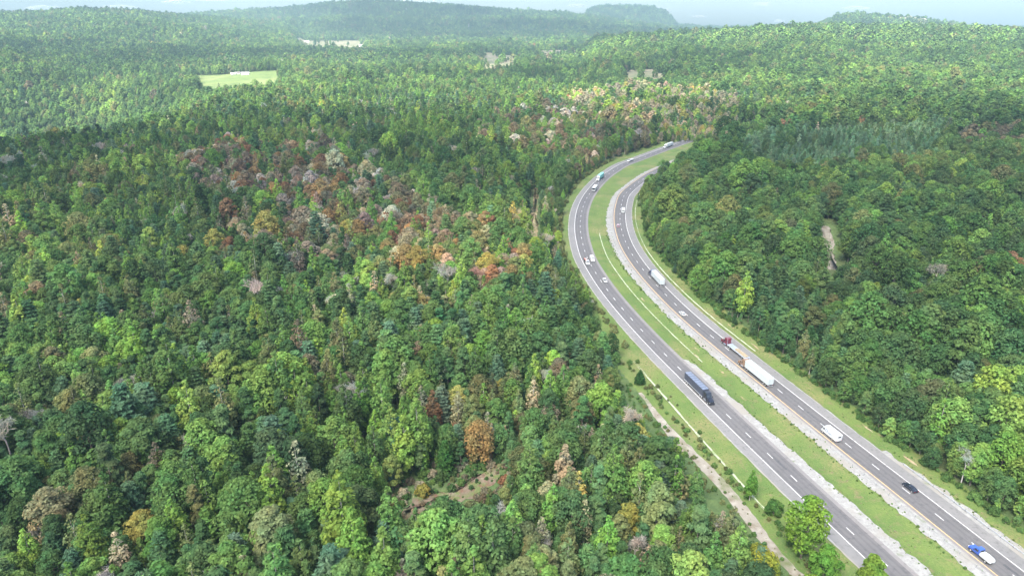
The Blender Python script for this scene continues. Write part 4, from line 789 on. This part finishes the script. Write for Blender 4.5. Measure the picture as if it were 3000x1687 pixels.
# motor coach
e = vehicle('motor_coach', 'white-roofed motor coach with dark windscreen following the bend', 'bus', LC, LT, LN, 537.5, 2.0, False); w = 1.28
MB().box(-5, 4.9, -w, w, .5, 3.3, .12).build('body', V_SILVER, e); MB().box(-4.9, 4.6, -w + .1, w - .1, 3.28, 3.4, .04).build('roof', V_WHITE, e); MB().box(4.88, 4.96, -1.1, 1.1, 1.5, 3.1).build('windscreen', V_GLASS, e)
for k, x in enumerate((-3.2, -.4, 2.3)): MB().box(x - .4, x + .4, -.4, .4, 3.38, 3.62, .05).build('roof_unit', V_SILVER, e)
for s_ in (-1, 1):
    MB().box(-4.6, 4.4, s_ * w - .014, s_ * w + .014, 1.75, 2.75).build('side_window', V_GLASS, e); MB().box(4.85, 5.0, s_ * .85 - .18, s_ * .85 + .18, .7, .95).build('headlight', V_LAMP, e); MB().box(4.6, 4.75, s_ * 1.45 - .1, s_ * 1.45 + .1, 2.2, 2.8).build('mirror', V_DARK, e)
    for x in (3.2, -2.6, -3.8): wheel(e, x, s_ * (w - .17), .48, .3)
MB().box(4.9, 5.05, -1.2, 1.2, .45, .8, .04).build('bumper', V_DARK, e)
# short trucks
def cab_truck(label, c, t, n, y, s, away, cabm, L=8.0, nm='flatbed_truck'):
    e = vehicle(nm, label, 'truck', c, t, n, y, s, away); a = L / 2
    MB().loft([body_sec(x, h, zb, z, .88) for x, h, zb, z in ((a - 3.3, 1.02, .6, 2.25), (a - 3.1, 1.04, .55, 2.35), (a - 2.1, 1.03, .55, 2.33), (a - 1.5, 1.02, .55, 1.5), (a - .3, .98, .5, 1.38), (a, .86, .5, 1.05))]).build('cab', cabm, e)
    MB().quad((a - 1.53, -.85, 1.56), (a - 1.53, .85, 1.56), (a - 2.03, .82, 2.24), (a - 2.03, -.82, 2.24)).build('windscreen', V_GLASS, e); MB().box(a - 3.34, a - 3.28, -.7, .7, 1.6, 2.15).build('rear_window', V_GLASS, e); MB().box(-a, a - .4, -.42, .42, .5, .8).build('frame', V_DARK, e)
    for s_ in (-1, 1):
        MB().box(a - 3.0, a - 1.95, s_ * 1.035 - .012, s_ * 1.035 + .012, 1.5, 2.1).build('side_window', V_GLASS, e); MB().box(a - .14, a + .02, s_ * .7 - .16, s_ * .7 + .16, .85, 1.1).build('headlight', V_LAMP, e); MB().box(a - 1.9, a - 1.75, s_ * 1.2 - .12, s_ * 1.2 + .12, 1.5, 1.85).build('mirror', V_DARK, e)
        wheel(e, a - .95, s_ * .88, .42, .28); wheel(e, -a + 1.2, s_ * .85, .42, .46)
    MB().box(a - .02, a + .1, -.98, .98, .5, .75, .03).build('bumper', V_CHROME, e); return e, a
e, a = cab_truck('white-cab flatbed truck carrying an orange and white load, beside a white van', LC, LT, LN, 372.5, -1.9, False, V_WHITE)
MB().box(-a, a - 3.5, -1.2, 1.2, 1.0, 1.15).build('bed', V_DARK, e); MB().box(a - 3.6, a - 3.5, -1.1, 1.1, 1.1, 2.2).build('headboard', V_DARK, e)
for k in range(5): MB().box(-a + .3 + k * .8, -a + .75 + k * .8, -.9 + .2 * (k % 2), .2 + .3 * (k % 3), 1.15, 1.8 + .25 * (k % 2), .03).build('load_piece', (V_ORANGE, V_WHITE, V_DARK)[k % 3], e)
for s_ in (-1, 1):
    for k in range(5): MB().box(-a + .2 + k * .95, -a + .28 + k * .95, s_ * 1.16 - .04, s_ * 1.16 + .04, 1.1, 1.95).build('stake', V_DARK, e)
e, a = cab_truck('white flatbed truck following the teal semi round the far bend', LC, LT, LN, 645, -1.9, False, V_WHITE, 9.5)
MB().box(-a, a - 3.5, -1.2, 1.2, .95, 1.2).build('bed', V_SILVER, e); MB().box(-a + .5, a - 4.2, -1.0, 1.0, 1.2, 1.9, .08).build('load_piece', V_SILVER, e); MB().box(-a, -a + .12, -1.15, 1.15, 1.1, 1.8).build('tail_board', V_DARK, e)
e, a = cab_truck('blue pickup truck with a lumpy white rear body in the outgoing inner lane', RC, RT, RN, 146.3, -2.3, True, V_BLUE, 6.6, 'pickup_truck')
MB().loft([body_sec(x, h, .65, z, .85) for x, h, z in ((-a, .92, 1.35), (-a + .3, 1.05, 1.6), (-a + 1.4, 1.1, 1.75), (-a + 2.6, 1.08, 1.7), (-a + 3.2, 1.0, 1.6))]).build('rear_body', V_WHITE, e)
for k, (x, y, r_) in enumerate(((.8, .3, .5), (1.6, -.35, .55), (2.3, .3, .45), (1.2, -.2, .5), (2.7, -.3, .4))):
    Vv, Ff = lump((r_, r_ * .9, r_ * .6), 6, .3, 2., k + 3.)
    o = link('white_sack', mesh_np('white_sack', Vv, Ff, [V_WHITE]), e); o.location = (-a + x, y, 1.72)


# ------------------------------------------------------------------ far buildings and bluff
M_SIDING = mat('white_siding', (.5, .5, .49), .7, var=.08, scale=.4); M_ROOFW = mat('metal_roof', (.42, .42, .42), .5, .3, var=.15, scale=.3); M_ROOFD = mat('dark_shingle', (.12, .11, .11), .9, var=.3, scale=1); M_DARKW = mat('window_glass', (.03, .04, .05), .2, spec=.5)
def house(x, y, rot, L, Wd, h, roofm, name, label):
    e = link(name, None, label=label, cat='house' if 'house' in name else 'barn'); e.location = (x, y, float(ground(x, y)[0]) + .8); e.rotation_euler = (0, 0, rot); a, b = L / 2, Wd / 2
    MB().box(-a, a, -b, b, -1.5, h).build('wall', M_SIDING, e); rf = MB()
    rf.loft([[(s, -b - .5, h - .1), (s, 0, h + Wd * .32), (s, b + .5, h - .1), (s, b + .5, h + .15), (s, 0, h + Wd * .32 + .25), (s, -b - .5, h + .15)] for s in (-a - .5, a + .5)]); gb = MB()
    for s in (-a, a): gb.quad((s, -b, h), (s, b, h), (s, 0, h + Wd * .31))
    gb.build('gable', M_SIDING, e); ro_ = rf.build('roof', roofm, e)
    if 'house' in name: MB().box(a * .4, a * .4 + .8, -.4, .4, h + .5, h + Wd * .32 + 1.2).build('chimney', M_ROOFD, ro_)
    MB().box(-.6, .6, -b - .05, -b + .05, 0, 2.1).build('door', M_ROOFD, e)
    for k in (-.65, .55): MB().box(a * k - .6, a * k + .6, -b - .04, -b + .04, 1, 2.3).build('window', M_DARKW, e)
for (u, y, rot, L, Wd, h, rm, nm, lb) in [(-.3735, 1640, .2, 17, 9, 4, M_ROOFW, 'barn', 'long white barn at the back of the bright green pasture'), (-.3835, 1668, -.1, 12, 8, 3.6, M_ROOFD, 'farmhouse', 'small white farmhouse beside the long white barn'), (-.3905, 1660, .4, 11, 8, 3.5, M_ROOFW, 'farm_shed', 'white shed next to the small farmhouse by the pasture'),
        (-.283, 3560, .3, 24, 13, 6, M_ROOFW, 'barn', 'white barn at the end of the pale far field'), (-.2965, 3600, -.3, 18, 12, 5.5, M_ROOFD, 'farmhouse', 'white farmhouse by the pale far field'), (-.3165, 3500, .1, 20, 12, 5, M_ROOFW, 'farmhouse', 'white house standing apart in the hazy trees past the far field'), (-.206, 3300, .5, 34, 16, 7, M_ROOFW, 'barn', 'large white barn on the far corner of the pale field'), (.0925, 2350, .2, 18, 12, 5, M_ROOFW, 'farmhouse', 'white house at the edge of the tan hay field'), (-.462, 3900, .2, 22, 14, 9, M_ROOFW, 'farmhouse', 'lone white house high on the hazy wooded hill')]:
    house(u * y, y, rot, L, Wd, h, rm, nm, lb)
M_ROCK = noise_mat('pale_rock', [(.30, .265, .225), ((.22, .19, .16), .02, .5, .65), ((.12, .14, .07), .04, .6, .7)], bump=(.08, 1., 3.))
u = (2665 - 1500) / 2146; y = 4230 / math.hypot(1, u); V, F = lump((80, 60, 30), 22, .35, 2.2, 4.); me = mesh_np('rock_bluff', V, F, [M_ROCK]); o = link('rock_bluff', me, label='bare pale rock bluff on the crest of the far wooded hill', cat='bluff'); o.location = (u * y, y, float(ground(u * y, y)[0]) + 1)

# ------------------------------------------------------------------ clouds
def cloud_mat(lo=.55, hi=.70):
    m, N, L = new_mat('cloud'); o = N.new('ShaderNodeOutputMaterial'); d = N.new('ShaderNodeBsdfDiffuse'); d.inputs[0].default_value = (.95, .95, .95, 1); t = N.new('ShaderNodeBsdfTranslucent'); t.inputs[0].default_value = (.97, .97, .97, 1); tr = N.new('ShaderNodeBsdfTransparent')
    a = N.new('ShaderNodeMixShader'); a.inputs[0].default_value = .72; b = N.new('ShaderNodeMixShader'); tc = N.new('ShaderNodeTexCoord'); nz = N.new('ShaderNodeTexNoise'); nz.inputs['Scale'].default_value = .006; nz.inputs['Detail'].default_value = 5
    mr = N.new('ShaderNodeMapRange'); mr.inputs[1].default_value = .35; mr.inputs[2].default_value = .7; mr.inputs[3].default_value = lo; mr.inputs[4].default_value = hi
    L.new(tc.outputs['Object'], nz.inputs['Vector']); L.new(nz.outputs[0], mr.inputs[0]); L.new(d.outputs[0], a.inputs[1]); L.new(t.outputs[0], a.inputs[2]); L.new(a.outputs[0], b.inputs[1]); L.new(tr.outputs[0], b.inputs[2]); L.new(mr.outputs[0], b.inputs[0]); L.new(b.outputs[0], o.inputs[0]); return m
M_CLOUD = cloud_mat(); M_WISP = cloud_mat(.74, .84)
def cloud(cx, cy, cz, rx, ry, rz, seed, label, n=26, m=None):
    V, F = lump((rx, ry, rz), n, .55, 2.6, seed, .35); me = mesh_np('cloud', V, F, [m or M_CLOUD]); me.shade_smooth(); o = link('cloud', me, kind='stuff', label=label); o.location = (cx, cy, cz)
ALT = 900
def shade(gx, gy, rx, ry, seed, rz=150):          # a cumulus whose shadow falls round (gx, gy)
    k = ALT / SV.z; cloud(gx + SV.x * k, gy + SV.y * k, ALT, rx, ry, rz, seed, 'broad cumulus drifting overhead and shading the woods below')
SHADES = [(0, 260, 1150, 600, 1.), (-700, 540, 420, 300, 3.), (-1250, 2000, 480, 330, 4.), (230, 1560, 420, 170, 5.), (900, 2650, 900, 260, 6.), (-500, 2350, 500, 220, 7.), (300, 4600, 1300, 600, 8.), (-2300, 4000, 600, 420, 9.), (-900, 6000, 900, 500, 10.)]
for a in SHADES: shade(*a)
for (px, py, w_, h_, sd_) in [(145, 38, 34, 6, 1.), (250, 2, 46, 4, 2.), (360, 34, 30, 5, 3.), (525, 22, 24, 5, 4.), (630, 14, 42, 8, 5.), (1160, 10, 22, 4, 6.), (1245, 13, 42, 7, 7.), (1630, 1, 40, 5, 8.), (1930, 40, 22, 8, 9.), (2228, 25, 20, 4, 10.), (2048, 53, 14, 3, 11.), (2505, 35, 24, 4, 12.), (2690, 6, 48, 5, 13.), (1690, 27, 18, 4, 14.), (2285, 63, 10, 3, 15.)]:
    e = (65 - py) / 2000; D = min(70000, max(30000, 1350 / max(e, .02))); u = (px - 1500) / 2146; yy = D / math.hypot(1, u); k = D / 2000
    cloud(u * yy, yy, H + e * D * 1.03, w_ * k * 1.2, w_ * k * .8, h_ * k, sd_ + 20, 'small fair-weather cumulus low over the horizon', 18, M_WISP)

# ------------------------------------------------------------------ haze
hz, N, L = new_mat('haze'); o_ = N.new('ShaderNodeOutputMaterial'); pv = N.new('ShaderNodeVolumePrincipled'); pv.inputs['Color'].default_value = (.23, .345, .41, 1); pv.inputs['Density'].default_value = 1.8e-4; pv.inputs['Anisotropy'].default_value = 0.0
L.new(pv.outputs[0], o_.inputs['Volume'])
MB().box(-8700, 8700, -8700, 8700, float(TZ.min()) - 2, 425).build('haze', hz, kind='stuff', label='pale blue haze lying over the whole landscape')
